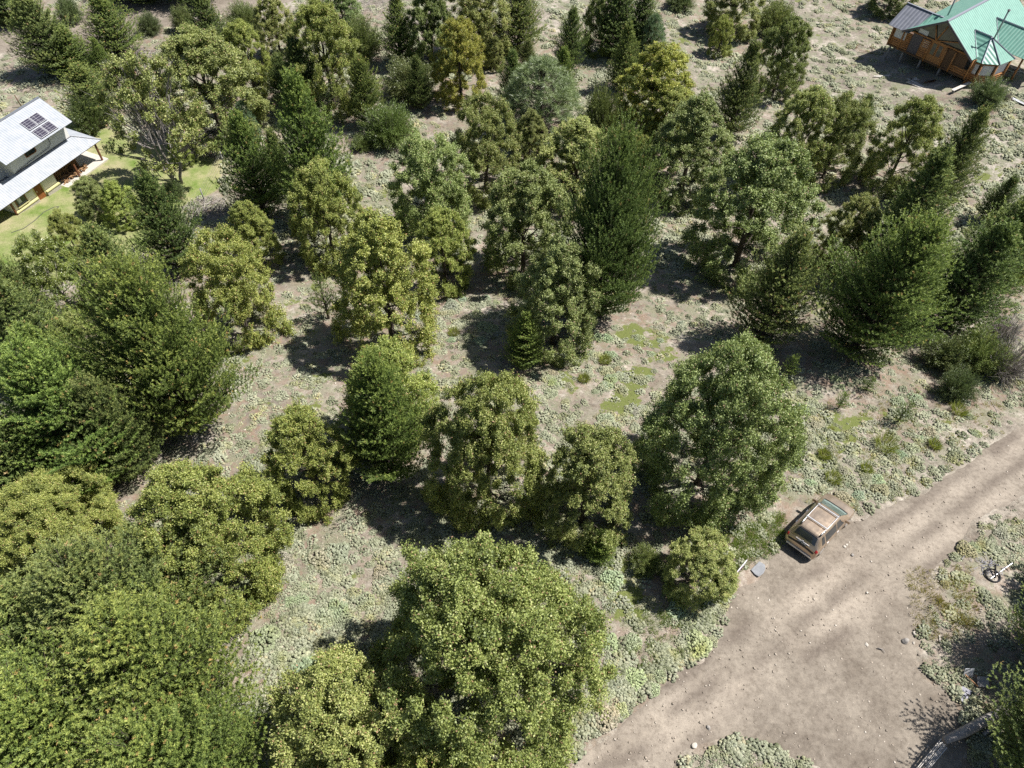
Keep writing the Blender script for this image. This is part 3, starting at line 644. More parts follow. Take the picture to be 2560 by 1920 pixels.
def cushion_mat():
    m, n, l, out = new_mat('cushion'); b = n.new('ShaderNodeBsdfPrincipled'); l.new(b.outputs[0], out.inputs[0]); b.inputs['Roughness'].default_value = .95; b.inputs['Specular IOR Level'].default_value = .08
    at = n.new('ShaderNodeAttribute'); at.attribute_name = 'tint'; ge = n.new('ShaderNodeNewGeometry'); oi = n.new('ShaderNodeObjectInfo')
    t = noise(n, l, 30, 4, .8, ge.outputs['Position']); t2 = noise(n, l, .8, 3, .6, ge.outputs['Position'])
    r = ramp(n, [(0, (.13, .145, .085)), (.45, (.285, .298, .215)), (.8, (.43, .44, .335)), (1, (.45, .40, .27))]); l.new(at.outputs['Fac'], r.inputs[0])
    r2 = ramp(n, [(.36, (.25, .25, .22)), (.5, (.95, .95, .95)), (.62, (1.6, 1.6, 1.5))]); l.new(t.outputs[0], r2.inputs[0])
    r3 = ramp(n, [(.36, (.98, 1, 1)), (.55, (1, 1, .95)), (.68, (1.02, .98, .72))]); l.new(t2.outputs[0], r3.inputs[0])
    x = mixc(n, l, r.outputs[0], r2.outputs[0], 1.0, 'MULTIPLY'); x = mixc(n, l, x, r3.outputs[0], 1.0, 'MULTIPLY'); x = mixc(n, l, x, oi.outputs['Color'], 1.0, 'MULTIPLY'); l.new(x, b.inputs['Base Color'])
    bp = n.new('ShaderNodeBump'); bp.inputs['Strength'].default_value = 1; bp.inputs['Distance'].default_value = .04; l.new(t.outputs[0], bp.inputs['Height']); l.new(bp.outputs[0], b.inputs['Normal'])
cushion_mat()
def dome_mesh(seed):
    V, Q, T = lumps(seed, 170, 7, 3, .10); return np_mesh('cushion_shrub', V, 4, Q, tint=T)
DM = [dome_mesh(s) for s in (1, 2, 3, 4, 5)]
for me in DM: me.materials.append(MATS['cushion'])

zone_rng = np.random.default_rng(5)
def zone_pts(poly_px, n, smin, smax, pref=None):
    pl = [G(*p) for p in poly_px]; xs = [p[0] for p in pl]; ys = [p[1] for p in pl]; out = []
    while len(out) < n:
        x = zone_rng.uniform(min(xs), max(xs)); y = zone_rng.uniform(min(ys), max(ys))
        if not inpoly(np.array([x]), np.array([y]), pl)[0]: continue
        if zone_rng.uniform() > np.clip(fbm(np.array([x]), np.array([y]), 3.2, 60, 3)[0]*3-.6, .3, 1): continue
        s = smin+(smax-smin)*zone_rng.uniform()**1.8; out.append((x, y, s))
    return out
ZONES = [
 ([(1330,700),(1480,640),(1560,820),(1700,800),(1730,880),(1640,960),(1590,1080),(1480,1070),(1370,1000),(1330,930)], 108, .30, .62, 'sv', 'grey-green cushion shrub on the bare clearing beside the large tree near the car', 'cushion shrubs on the clearing'),
 ([(1090,740),(1260,680),(1330,760),(1200,900),(1090,900),(1080,960),(990,900)], 40, .3, .75, 'sv', 'silvery cushion shrub between the big leafy tree and the silver-green tree', 'cushion shrubs beside the big leafy tree'),
 ([(1950,980),(2180,920),(2330,960),(2520,1010),(2440,1100),(2280,1200),(2160,1290),(2010,1230),(1960,1130)], 52, .25, .68, 'sv', 'grey-green cushion shrub on the roadside verge beyond the parked car', 'cushion shrubs on the verge'),
 ([(1520,1440),(1660,1470),(1830,1480),(1790,1640),(1680,1750),(1560,1850),(1420,1900),(1500,1720),(1520,1600)], 46, .25, .75, 'lt', 'grey-green cushion shrub on the verge between the largest round tree and the road', 'cushion shrubs along the road edge'),
 ([(620,1430),(760,1330),(960,1420),(930,1560),(800,1700),(700,1900),(620,1900),(560,1720),(540,1560)], 42, .35, .95, 'sv', 'silvery mat-forming cushion shrub on the lower clearing', 'cushion shrubs on the lower clearing'),
 ([(2300,1430),(2380,1330),(2520,1230),(2600,1300),(2420,1440),(2330,1480)], 12, .3, .7, 'sv', 'green-grey cushion shrub on the bank across the road from the car', 'cushion shrubs on the bank'),
]
nthing = 0
for pl, n, a, b, ck, lab, grp in ZONES:
    for x, y, s in zone_pts(pl, n, a, b):
        if inpoly(np.array([x]), np.array([y]), ROAD)[0] or any(math.hypot(x-G(*p)[0], y-G(*p)[1]) < q+.3 for p, q in (((1895, 1420), .8), ((1838, 1440), .8), ((2045, 1310), 2.3))): continue
        if nthing >= 295: break
        o = link('cushion_shrub', DM[nthing % 5]); nthing += 1
        o.location = (x, y, float(hgt(x, y))-.02); o.rotation_euler = (0, 0, random.uniform(0, 6.28)); o.scale = (s, s*random.uniform(.8, 1.1), s*random.uniform(.75, 1.1))
        o.color = (*[c*random.uniform(.88, 1.08) for c in COLR[ck]], 1); tag(o, lab, 'cushion shrub', grp)

CLEAR = [((1895, 1420), .8), ((1838, 1440), .8), ((2045, 1310), 2.3), ((2480, 1440), 1.2), ((2292, 212), 2.2), ((2350, 190), 3.5), ((2420, 160), 4), ((2480, 160), 5), ((2520, 180), 4), ((2400, 225), 1.6), ((2300, 160), 2.5), ((2240, 150), 2)]
CG = {p: G(*p) for p, _ in CLEAR}
def frustum_points(n, seed, y1=140):
    r = np.random.default_rng(seed); out = []; tot = 0
    while tot < n:
        u = r.uniform(-160, 2720, n); v = r.uniform(-60, 2050, n)
        rv = (R @ np.stack([u-1280, -(v-960), np.full(n, -F)])); z = -3.5*np.ones(n)
        for _ in range(12):
            t = (H-z)/(-rv[2]); x = rv[0]*t; y = rv[1]*t; z = .5*z+.5*base_h(x, y)
        k = y < y1; out.append(np.stack([x[k], y[k]], 1)); tot += k.sum()
    return np.concatenate(out)[:n]
def off_limits(x, y, road=0.0):
    for px, rad in CLEAR:
        g = CG[px]; road = road+(np.hypot(x-g[0], y-g[1]) < rad)
    a = (road > 0) | inpoly(x, y, ROAD) | inpoly(x, y, LAWN) | inpoly(x, y, PATH)
    return a
# far and small cushions: too many to count
def small_cushions():
    r = np.random.default_rng(99); p = frustum_points(70000, 98); x, y = p.T
    den = np.clip(fbm(x, y, 3.2, 60, 3)*3.5-.85, .2, 1)*np.where(y > 45, 1, .95)
    k = (r.uniform(size=len(x)) < den) & ~off_limits(x, y); x, y = x[k], y[k]
    n = min(len(x), 33000); x, y = x[:n], y[:n]; s = .11+.38*r.uniform(size=n)**2.2; s = s*np.where(y > 45, 1.45, .9)
    Vs, Ts, Is = [], [], []; off = 0
    for q in range(6):
        V, Q, T = lumps(30+q, 20, 5, 2, .22)
        sel = np.arange(q, n, 6); a = r.uniform(0, 2*pi, len(sel)); ca, sa = np.cos(a)[:, None], np.sin(a)[:, None]
        S = s[sel][:, None]; asp = r.uniform(.7, 1.3, len(sel))[:, None]; W = np.stack([(V[:, 0]*ca-V[:, 1]*sa)*S*asp+x[sel][:, None], (V[:, 0]*sa+V[:, 1]*ca)*S+y[sel][:, None], V[:, 2]*S*.85+hgt(x[sel], y[sel])[:, None]-.02], -1)
        Vs.append(W.reshape(-1, 3)); tb = r.normal(0, .14, len(sel))[:, None]; Ts.append(np.clip(T[None]+tb, 0, 1).ravel())
        Is.append((Q.ravel()[None]+(np.arange(len(sel))*len(V))[:, None]).ravel()+off); off += len(sel)*len(V)
    me = np_mesh('ground_cover', np.concatenate(Vs), 4, np.concatenate(Is), tint=np.concatenate(Ts)); o = link('ground_cover', me, None, 'cushion')
    tag(o, 'carpet of small grey-green cushion plants over the sandy slope', 'ground cover', kind='stuff')
small_cushions()
def scatter(name, mat, n, seed, L, Wr, flat, den, label, cat, colr=(1, 1, 1), up=0.0):
    r = np.random.default_rng(seed); p = frustum_points(n*2, seed+1); x, y = p.T; k = (r.uniform(size=len(x)) < den(x, y)); x, y = x[k][:n], y[k][:n]; n = len(x)
    U = rnd_dir(n, r)*np.array([1, 1, flat]); U[:, 2] += up; l = L[0]+(L[1]-L[0])*r.uniform(size=n)**2; C = np.stack([x, y, hgt(x, y)+.015+up*l*.4], 1)
    C[:, 2] += r.uniform(0, .02, n)
    V, tn = blades(C, U, l, l*Wr*r.uniform(.6, 1.4, n), r, np.clip(r.normal(.5, .25, n), 0, 1)); o = link(name, np_mesh(name, V, 4, tint=tn), None, mat); o.color = (*colr, 1)
    return tag(o, label, cat, kind='stuff')
scatter('leaf_litter', 'litter', 110000, 200, (.04, .20), .24, .15, lambda x, y: np.clip(fbm(x, y, 4, 90, 3)*2.6-.4, .15, 1)*~off_limits(x, y), 'dry leaves and twigs strewn over the bare soil', 'leaf litter')
def tuft_grass(name, pts, label, col, hgt_=.3, nb=60, cat='grass', kind='stuff', rad=.2):
    r = np.random.default_rng(int(len(pts)*7+hgt_*100)); C, U, L, T = [], [], [], []
    for x, y, s in pts:
        n = nb; a = r.uniform(0, 2*pi, n); q = r.uniform(0, 1, n)**.5*rad*s; lean = r.uniform(.1, .9, n)
        d = np.stack([np.cos(a)*lean, np.sin(a)*lean, np.ones(n)], 1); l = hgt_*s*r.uniform(.5, 1.1, n)
        b = np.stack([x+np.cos(a)*q, y+np.sin(a)*q, np.full(n, float(hgt(x, y)))], 1); C.append(b+unit(d)*l[:, None]*.5); U.append(d); L.append(l); T.append(np.clip(r.normal(.5, .2, n), 0, 1))
    V, tn = blades(np.concatenate(C), np.concatenate(U), np.concatenate(L), .022, r, np.concatenate(T)); o = link(name, np_mesh(name, V, 4, tint=tn), None, 'blade'); o.color = (*col, 1)
    return tag(o, label, cat, kind=kind)
rg = np.random.default_rng(44)
def poly_scatter(px, n):
    pl = [G(*p) for p in px]; xs = [p[0] for p in pl]; ys = [p[1] for p in pl]; o = []
    while len(o) < n:
        x = rg.uniform(min(xs), max(xs)); y = rg.uniform(min(ys), max(ys))
        if inpoly(np.array([x]), np.array([y]), pl)[0]: o.append((x, y, rg.uniform(.5, 1.2)))
    return o
tuft_grass('verge_grass', poly_scatter([(1800,1330),(1960,1280),(1960,1350),(1920,1400),(1850,1420),(1810,1500),(1760,1540),(1790,1400)], 330)+poly_scatter([(1590,1500),(1780,1480),(1780,1600),(1700,1650),(1560,1700)], 160), 'bright mixed grass on the verge beside the small sign', (.85, 1.05, .8), .2, 46)
tuft_grass('dry_grass', poly_scatter([(1960,1000),(2500,980),(2520,1080),(2200,1290),(1960,1250)], 170)+poly_scatter([(2250,1430),(2420,1420),(2450,1560),(2350,1620),(2280,1560)], 120), 'straw-coloured grass between the cushion shrubs near the road', (1.15, 1.0, .75), .2, 40)
for i, (px, s, lab) in enumerate([((2212, 1118), 2.6, 'wide clump of tall yellow-green grass on the verge above the car'), ((2335, 1115), 1.4, 'small tuft of tall pale grass near the two stones'), ((2395, 1030), 1.9, 'spiky green grass clump under the roadside shrubs'), ((2060, 1140), 1.4, 'dull grass clump close to the front of the car'), ((2080, 1200), 1.7, 'green grass clump just ahead of the car bonnet'),
        ((1135, 835), 1.5, 'tall grass tussock beside the big leafy tree'), ((1512, 905), 1.5, 'pale grass tussock on the open clearing'), ((1460, 950), 1.4, 'bright grass tussock in the clearing nearest the small vivid pine'), ((2165, 1175), 1.3, 'thin grass clump between the car and the wide grass clump')]):
    g = G(*px); o = tuft_grass('grass_tussock', [(g[0], g[1], s)], lab, (1, 1.05, .8), .34, 420, 'grass tussock', 'thing', .22); o['group'] = 'grass tussocks'
def stones(name, n, seed, smin, smax, den, label):
    r = np.random.default_rng(seed); p = frustum_points(n*3, seed+1); x, y = p.T; k = r.uniform(size=len(x)) < den(x, y); x, y = x[k][:n], y[k][:n]; n = len(x)
    s = smin+(smax-smin)*r.uniform(size=n)**4; O = np.array([(1, 0, 0), (0, 1, 0), (-1, 0, 0), (0, -1, 0), (0, 0, 1.), (0, 0, -1.)])
    J = O[None]*(1+r.normal(0, .25, (n, 6, 1))); a = r.uniform(0, 2*pi, n); ca, sa = np.cos(a)[:, None], np.sin(a)[:, None]
    asp = r.uniform(.6, 1.2, (n, 1)); X = (J[..., 0]*ca-J[..., 1]*sa)*s[:, None]+x[:, None]; Y = (J[..., 0]*sa*asp+J[..., 1]*ca*asp)*s[:, None]+y[:, None]
    inr = inpoly(x, y, ROAD); Zz = J[..., 2]*s[:, None]*.6+(hgt(x, y)-np.where(inr, .07, 0)+s*.2)[:, None]; V = np.stack([X, Y, Zz], -1).reshape(-1, 3)
    fc = np.array([(0, 1, 4), (1, 2, 4), (2, 3, 4), (3, 0, 4), (1, 0, 5), (2, 1, 5), (3, 2, 5), (0, 3, 5)]); idx = (fc[None]+np.arange(n)[:, None, None]*6).ravel()
    o = link(name, np_mesh(name, V, 3, idx, tint=np.repeat(np.clip(r.normal(.5, .25, n), 0, 1), 6)), None, 'stone_bits'); return tag(o, label, 'gravel', kind='stuff')
stones('gravel', 9000, 300, .015, .075, lambda x, y: np.where(inpoly(x, y, ROAD), 1., .04), 'loose pebbles and grit lying on the dirt road')

# ------------------------------------------------------------------ named stones and sticks
simple('rock', (.42, .39, .36), .9, scale=5, bump=.5, var=.3); simple('rock_pale', (.62, .57, .50), .9, scale=6, bump=.5)
def rock(px, s, label, mat='rock', fl=.7):
    import bmesh
    r = np.random.default_rng(int(px[0]*3+px[1])); bm = bmesh.new(); bmesh.ops.create_icosphere(bm, subdivisions=3, radius=1)
    ph = r.uniform(0, 6, 6)
    for v in bm.verts:
        c = v.co; k = 1+.14*sin(2.3*c.x+ph[0])*sin(2.7*c.y+ph[1])+.12*sin(4*c.z+ph[2]+2*c.x)+.05*sin(7*c.y+ph[3]); v.co = Vector((c.x*k, c.y*k*.8, c.z*k*fl))*s
    me = bpy.data.meshes.new('rock'); bm.to_mesh(me); bm.free(); me.polygons.foreach_set('use_smooth', [True]*len(me.polygons))
    g = G(*px); o = link('rock', me, None, mat); o.location = (g[0], g[1], g[2]+s*fl*.35-.06); o.rotation_euler = (0, 0, r.uniform(0, 6)); return tag(o, label, 'rock', 'stones beside the road')
rock((2264, 1602), .17, 'round grey stone, largest beside the bare right-hand road edge', 'rock', .85)
rock((2288, 1584), .13, 'pale flat stone above the round grey one', 'rock_pale', .5)
rock((2295, 1577), .08, 'small white stone touching the pale flat one', 'rock_pale')
rock((2285, 1606), .07, 'small pale stone beside the round grey one', 'rock_pale')
rock((2388, 1108), .16, 'brownish stone on the verge below the roadside shrubs', 'rock_pale', .6)
rock((2375, 1125), .18, 'pale stone on the verge nearest the road', 'rock_pale', .6)
rock((2112, 1365), .09, 'upper of two pale stones between the car and the wheel track', 'rock_pale')
rock((2117, 1361), .08, 'lower of two pale stones between the car and the wheel track', 'rock_pale')
rock((2132, 1386), .09, 'lone grey stone on the road beside the car', 'rock')
rock((2168, 1611), .1, 'pinkish flat stone in the middle of the road', 'rock_pale', .5)
rock((1736, 1863), .14, 'pale flat stone near the lower fork of the road', 'rock_pale', .5)
rock((1772, 1818), .1, 'grey stone near the lower fork of the road', 'rock', .6)
def stick(name, pts, rad, mat, label, cat='stick', group=None):
    m = MB(); q = [G(*p) for p in pts]; m.tube([a+[0, 0, rad[0]*.7] for a in q], rad if len(rad) == len(q) else [rad[0]]*len(q), 6)
    return tag(m.build(name, mat, None, True), label, cat, group)
stick('stick', [(2194, 1620), (2206, 1623), (2213, 1632)], [.03, .03, .012], 'dead_wood', 'curved grey stick lying on the road', group='sticks by the road')
stick('stick', [(2347, 1590), (2348, 1603), (2351, 1612)], [.045, .04, .02], 'rock_pale', 'short whitish stick near the orange moss', group='sticks by the road')
stick('stick', [(2454, 970), (2478, 1005), (2492, 1030), (2489, 1055)], [.02, .02, .018, .01], 'dead_wood', 'long thin stick lying over the verge under the roadside shrubs', group='sticks by the road')

# ------------------------------------------------------------------ materials for built things
simple('log_wall', (.52, .26, .10), .6, var=.35, scale=5, bump=.4, stretch=(.4, .4, 3), col2=(.26, .11, .04))
simple('log_dark', (.16, .09, .05), .7, var=.3, scale=7)
simple('grey_wood', (.34, .33, .33), .85, var=.25, scale=8, stretch=(1, 1, .3))
simple('pale_plank', (.66, .62, .57), .8, var=.2, scale=8)
simple('white_wall', (.80, .79, .76), .85, var=.05, scale=2, bump=.08)
simple('concrete', (.60, .56, .50), .9, var=.15, scale=4)
simple('door_wood', (.34, .125, .04), .55, var=.3, scale=9, stretch=(1, 1, .2))
simple('red_post', (.22, .09, .045), .6, var=.3, scale=8)
simple('dark_trim', (.10, .09, .11), .5, var=.1); simple('grey_trim', (.30, .31, .36), .45, metal=.2, var=.08)
simple('cloth_white', (.72, .73, .76), .9, var=.1, scale=3); simple('yellow_paint', (.62, .58, .30), .8, var=.1)
simple('black', (.02, .02, .022), .5, var=.1); simple('steel', (.62, .63, .65), .35, metal=.8, var=.1, scale=12)
simple('flue', (.30, .34, .34), .45, metal=.6, var=.1)
simple('glass_dark', (.035, .045, .05), .08, var=.2, scale=2, bump=0, spec=.8)
simple('rubble', (.55, .50, .42), .9, var=.3, scale=12, bump=.6)
simple('firewood', (.42, .25, .13), .85, var=.4, scale=14)
simple('wire', (.25, .25, .24), .6, metal=.6); simple('rust', (.36, .14, .06), .8, var=.3)
def corrugated(name, c1, c2, pitch, metal, rough, ax):
    m, n, l, out = new_mat(name); b = n.new('ShaderNodeBsdfPrincipled'); l.new(b.outputs[0], out.inputs[0])
    tc = n.new('ShaderNodeTexCoord'); co = tc.outputs['Object']
    sp = n.new('ShaderNodeVectorMath'); sp.operation = 'DOT_PRODUCT'; sp.inputs[1].default_value = ax; l.new(co, sp.inputs[0])
    k = n.new('ShaderNodeMath'); k.operation = 'MULTIPLY'; k.inputs[1].default_value = 2*pi/pitch; l.new(sp.outputs['Value'], k.inputs[0])
    s = n.new('ShaderNodeMath'); s.operation = 'SINE'; l.new(k.outputs[0], s.inputs[0])
    bp = n.new('ShaderNodeBump'); bp.inputs['Strength'].default_value = .6; bp.inputs['Distance'].default_value = .02; l.new(s.outputs[0], bp.inputs['Height']); l.new(bp.outputs[0], b.inputs['Normal'])
    mp = n.new('ShaderNodeMapping'); mp.inputs['Scale'].default_value = (1, 1, 1); l.new(co, mp.inputs[0])
    t = noise(n, l, 1.7, 6, .7, mp.outputs[0]); r = ramp(n, [(.35, c2), (.6, c1)]); l.new(t.outputs[0], r.inputs[0])
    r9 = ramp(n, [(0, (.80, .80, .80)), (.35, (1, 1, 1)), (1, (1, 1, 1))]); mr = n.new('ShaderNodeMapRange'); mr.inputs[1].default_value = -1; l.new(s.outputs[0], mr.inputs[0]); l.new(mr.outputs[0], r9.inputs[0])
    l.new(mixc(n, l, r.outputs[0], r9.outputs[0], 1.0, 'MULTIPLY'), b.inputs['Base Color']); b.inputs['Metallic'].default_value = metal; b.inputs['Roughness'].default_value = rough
    return m

# ------------------------------------------------------------------ white house (local x along the front, y into the house)
def white_house():
    Z0 = -7.0; eL = Z(0, 526, Z0+2.1); eR = Z(253, 349, Z0+2.1); d = eR-eL; ang = math.atan2(d[1], d[0])
    O = Z(270, 398, Z0); root = empty('white_house', (O[0], O[1], Z0), ang)
    tag(root, 'white house with silver corrugated roofs and solar panels at the edge of the lawn', 'house')
    ca, sa = cos(ang), sin(ang)
    def loc(p): q = np.array(p)-[O[0], O[1], Z0]; return np.array([q[0]*ca+q[1]*sa, -q[0]*sa+q[1]*ca, q[2]])
    corrugated('silver_roof', (.41, .43, .47), (.33, .36, .40), .22, .0, .65, (1, 0, 0))
    XL = -22
    # plinth slab and lower walls
    MB().box(XL, 0, -.1, 8, -.6, .12).build('plinth', 'concrete', root)
    xw = loc(Z(156, 469, Z0+.2))[0]                 # wall ends, the woodshed bay begins
    xc = loc(Z(56, 545, Z0+.2))[0]                  # wall ends again, the carport begins
    w_ = MB().box(xc, xw, .55, 6.4, .12, 2.3); w_.box(xw, -1.6, 3.2, 6.4, .12, 2.3); w_.box(XL, xc, 4.2, 6.4, .12, 2.3); w_.build('wall', 'white_wall', root)
    dx0, dx1 = loc(Z(112, 508, Z0+.12))[0], loc(Z(128, 496, Z0+.12))[0]
    c2 = MB().box(dx1+.1, xw, .30, .547, .12, .62); c2.box(xc, dx0-.1, .30, .547, .12, .62); c2.build('stone_plinth', 'rubble', root)
    c3 = MB().box(dx1+.1, xw+.05, .24, .548, .622, .70); c3.box(xc-.05, dx0-.1, .24, .548, .622, .70); c3.build('ledge', 'yellow_paint', root)
    dr = MB()
    nb = 6
    for k in range(nb): a = dx0+(dx1-dx0)*k/nb; dr.box(a+.008, a+(dx1-dx0)/nb-.008, .50, .547, .13, 2.12)
    do = dr.build('door', 'door_wood', root); MB().box(dx0+.1, dx0+.14, .44, .5, 1.05, 1.2).build('handle', 'steel', do)
    MB().box(dx0-.09, dx0-.003, .48, .549, .12, 2.2).box(dx1+.003, dx1+.09, .48, .549, .12, 2.2).build('door_frame', 'yellow_paint', root)
    wx0, wx1 = dx0-1.95, dx0-1.0
    wi = MB().box(wx0, wx1, .53, .547, 1.0, 2.0).build('window', 'glass_dark', root)
    MB().box(wx0-.07, wx0, .5, .549, .95, 2.06).box(wx1, wx1+.07, .5, .549, .95, 2.06).box(wx0, wx1, .5, .549, 2.0, 2.06).build('frame', 'door_wood', wi)
    MB().box(wx0-.1, wx1+.1, .35, .548, .86, .95).build('sill', 'yellow_paint', wi)
    MB().box(wx0+.2, wx0+.5, .515, .528, 1.1, 1.8).build('curtain', 'cloth_white', wi)
    MB().box(dx0-.62, dx0-.3, .51, .547, 1.45, 1.9).build('notice_board', 'yellow_paint', root)
    # lower roof, hipped at the near end
    ey, ez, er = loc(eL)[1], 2.1, loc(eR)[0]; ub = loc(Z(176, 341, Z0+3.1)); uy, ux = ub[1], ub[0]; uz = 3.1
    lr = MB(); lr.slab([(XL, ey, ez), (er, ey, ez), (ux+.05, uy+.02, uz), (XL, uy+.02, uz)], .05)
    lr.slab([(er, ey, ez+.001), (er+.0, ey+7.2, ez), (ux+.05, uy+4.6, uz), (ux+.05, uy+.02, uz+.001)], .05); lr.build('lower_roof', 'silver_roof', root)
    MB().tube([(er, ey, ez+.03), (ux+.05, uy, uz+.03)], .05, 5).build('hip_cap', 'steel', root)
    for px, py in ((-.45, .0), (xw+2.0, .0), (xc-.05, .35), (xc-4.2, .0)):
        y0 = .12 if py == .0 else py
        MB().box(px-.07, px+.07, y0, y0+.14, .12, 2.28).build('post', 'red_post', root)
    MB().box(XL, er-.1, ey+.15, ey+.27, 1.95, 2.04).build('eave_beam', 'red_post', root)
    # upper storey
    uwl = loc(Z(31.5, 433, Z0+3.1))[0]; D_ = 4.4; UT = 4.75
    MB().box(uwl, ux-.05, uy, uy+D_, 2.4, UT).build('upper_wall', 'white_wall', root)
    MB().box(XL, uwl-.001, uy+1.3, uy+D_, 2.5, UT).build('upper_wall', 'white_wall', root)
    MB().box(uwl, ux+.0, uy-.03, uy-.002, 3.0, 3.12).build('flashing', 'dark_trim', root)
    q0 = loc(Z(66, 385, Z0+4.0))[0]; uw = MB().box(q0-.1, q0+.9, uy-.02, uy-.002, 3.75, 4.35).build('upper_window', 'glass_dark', root)
    MB().box(q0-.17, q0-.1, uy-.04, uy-.003, 3.7, 4.4).box(q0+.9, q0+.97, uy-.04, uy-.003, 3.7, 4.4).box(q0-.1, q0+.9, uy-.04, uy-.003, 3.68, 3.75).build('frame', 'door_wood', uw)
    MB().tube([(uwl+4.2, uy-.03, 4.7), (uwl+4.25, uy-.03, 3.6), (uwl+3.9, uy-.04, 3.35), (uwl+1.8, uy-.04, 3.3), (uwl+.2, uy-.04, 3.15)], .022, 5).build('cable', 'dark_trim', root)
    B_ = loc(Z(181, 304, Z0+4.8)); C_ = loc(Z(15, 413, Z0+4.8)); fy = (B_[1]+C_[1])/2
    RZ = min(np.arange(5.0, 8.0, .02), key=lambda z: abs(loc(Z(97, 243, Z0+z))[0]-B_[0])); A_ = loc(Z(97, 243, Z0+RZ)); RZ = float(RZ)
    ur = MB(); ur.slab([(C_[0], fy, 4.8), (B_[0], fy, 4.8), (B_[0], A_[1], RZ), (C_[0], A_[1], RZ)], .06)
    sl = (RZ-4.8)/(A_[1]-fy); y2 = fy+.9; ur.slab([(XL, y2, 4.8+.9*sl), (C_[0]-.002, y2, 4.8+.9*sl), (C_[0]-.002, A_[1], RZ), (XL, A_[1], RZ)], .06)
    ur.slab([(XL, A_[1]+.005, RZ-.01), (B_[0], A_[1]+.005, RZ-.01), (B_[0], A_[1]+1.9, RZ-1.5), (XL, A_[1]+1.9, RZ-1.5)], .06)
    ur.build('upper_roof', 'silver_roof', root)
    MB().box(XL, B_[0], A_[1]-.1, A_[1]+.12, RZ+.0, RZ+.05).build('ridge_cap', 'steel', root)
    MB().hexa([(B_[0]-.40, fy+.5, 4.74), (B_[0]-.40, A_[1]+1.6, RZ-1.5), (B_[0]-.40, A_[1], RZ-.12)], [(B_[0]-.32, fy+.5, 4.74), (B_[0]-.32, A_[1]+1.6, RZ-1.5), (B_[0]-.32, A_[1], RZ-.12)]).build('gable', 'white_wall', root)
    # solar panels: four modules on the upper roof
    m, n, l, out = new_mat('solar'); b = n.new('ShaderNodeBsdfPrincipled'); l.new(b.outputs[0], out.inputs[0]); b.inputs['Roughness'].default_value = .25
    br = n.new('ShaderNodeTexBrick'); br.offset = 0; br.inputs['Color1'].default_value = (.035, .03, .055, 1); br.inputs['Color2'].default_value = (.045, .04, .06, 1); br.inputs['Mortar'].default_value = (.30, .30, .33, 1)
    br.inputs['Scale'].default_value = 1; br.inputs['Mortar Size'].default_value = .012; br.inputs['Brick Width'].default_value = .5; br.inputs['Row Height'].default_value = .19
    tc = n.new('ShaderNodeTexCoord'); l.new(tc.outputs['Object'], br.inputs['Vector']); l.new(br.outputs[0], b.inputs['Base Color'])
    zz = lambda y: 4.8+(y-fy)*sl
    def onroof(px, py):
        z = 5.3
        for _ in range(40): q = loc(Z(px, py, Z0+z)); z = .7*z+.3*(zz(q[1])+.06)
        return q
    pc = [onroof(p[0]/4.607, 230+p[1]/4.607) for p in ((225, 360), (345, 445), (430, 235), (540, 320), (365, 455), (475, 545), (570, 330), (675, 410))]
    xs0, xs1 = (pc[0][0]+pc[1][0])/2, (pc[2][0]+pc[3][0])/2; ys_hi, ys_lo = (pc[0][1]+pc[2][1])/2, (pc[1][1]+pc[3][1])/2
    dy = ys_hi-ys_lo; xs = [(xs0, (xs0+xs1)/2-.02), ((xs0+xs1)/2+.02, xs1)]
    yl = (pc[5][1]+pc[7][1])/2; rows = [(ys_lo, ys_hi), (yl, ys_lo-.14)]
    for (a0, a1) in xs:
        for (y0, y1) in rows:
            pn = MB(); pn.hexa([(a0, y0, zz(y0)+.04), (a1, y0, zz(y0)+.04), (a1, y1, zz(y1)+.04), (a0, y1, zz(y1)+.04)], [(a0, y0, zz(y0)+.09), (a1, y0, zz(y0)+.09), (a1, y1, zz(y1)+.09), (a0, y1, zz(y1)+.09)])
            so = pn.build('solar_panel', 'solar', root); fr = MB(); fw = .035
            for (p, q, r_, s_) in ((a0, a1, y0, y0+fw), (a0, a1, y1-fw, y1), (a0, a0+fw, y0+fw, y1-fw), (a1-fw, a1, y0+fw, y1-fw)):
                fr.hexa([(p, r_, zz(r_)+.092), (q, r_, zz(r_)+.092), (q, s_, zz(s_)+.092), (p, s_, zz(s_)+.092)], [(p, r_, zz(r_)+.105), (q, r_, zz(r_)+.105), (q, s_, zz(s_)+.105), (p, s_, zz(s_)+.105)])
            fr.build('frame', 'steel', so)
    # firewood stack under the roof
    r = np.random.default_rng(3); fwm = MB()
    x = xw+.5
    while x < -2.0:
        for k in range(7):
            z = .2+k*.19; y = 1.6+r.normal(0, .04)-.0
            fwm.tube([(x+r.normal(0, .02), y-.25, z), (x+r.normal(0, .02), y+.3, z+r.normal(0, .02))], r.uniform(.07, .1), 6)
        x += .2
    for k in range(60):
        c = np.array([r.uniform(xw+.6, -1.8), r.uniform(.45, 1.2), .17+r.uniform(0, .25)]); dd = unit(np.array([r.normal(), r.normal(), .2*r.normal()])); fwm.tube([c-dd*.18, c+dd*.18], r.uniform(.05, .09), 6)
    fo = fwm.build('firewood_stack', 'firewood', None); fo.location = root.location; fo.rotation_euler = root.rotation_euler
    tag(fo, 'stack of split firewood under the white house roof', 'firewood')
    hs = MB(); pts = [Z(146, 530, Z0+.03), Z(152, 524, Z0+.03), Z(140, 525, Z0+.03), Z(115, 540, Z0+.03), Z(95, 565, Z0+.03), Z(70, 588, Z0+.03), Z(40, 600, Z0+.03)]
    pts = [np.array([p[0], p[1], float(hgt(p[0], p[1]))+.03]) for p in pts]; hs.tube(pts, .02, 5)
    tag(hs.build('garden_hose', 'dark_trim'), 'thin dark hose lying across the lawn', 'hose')
white_house()

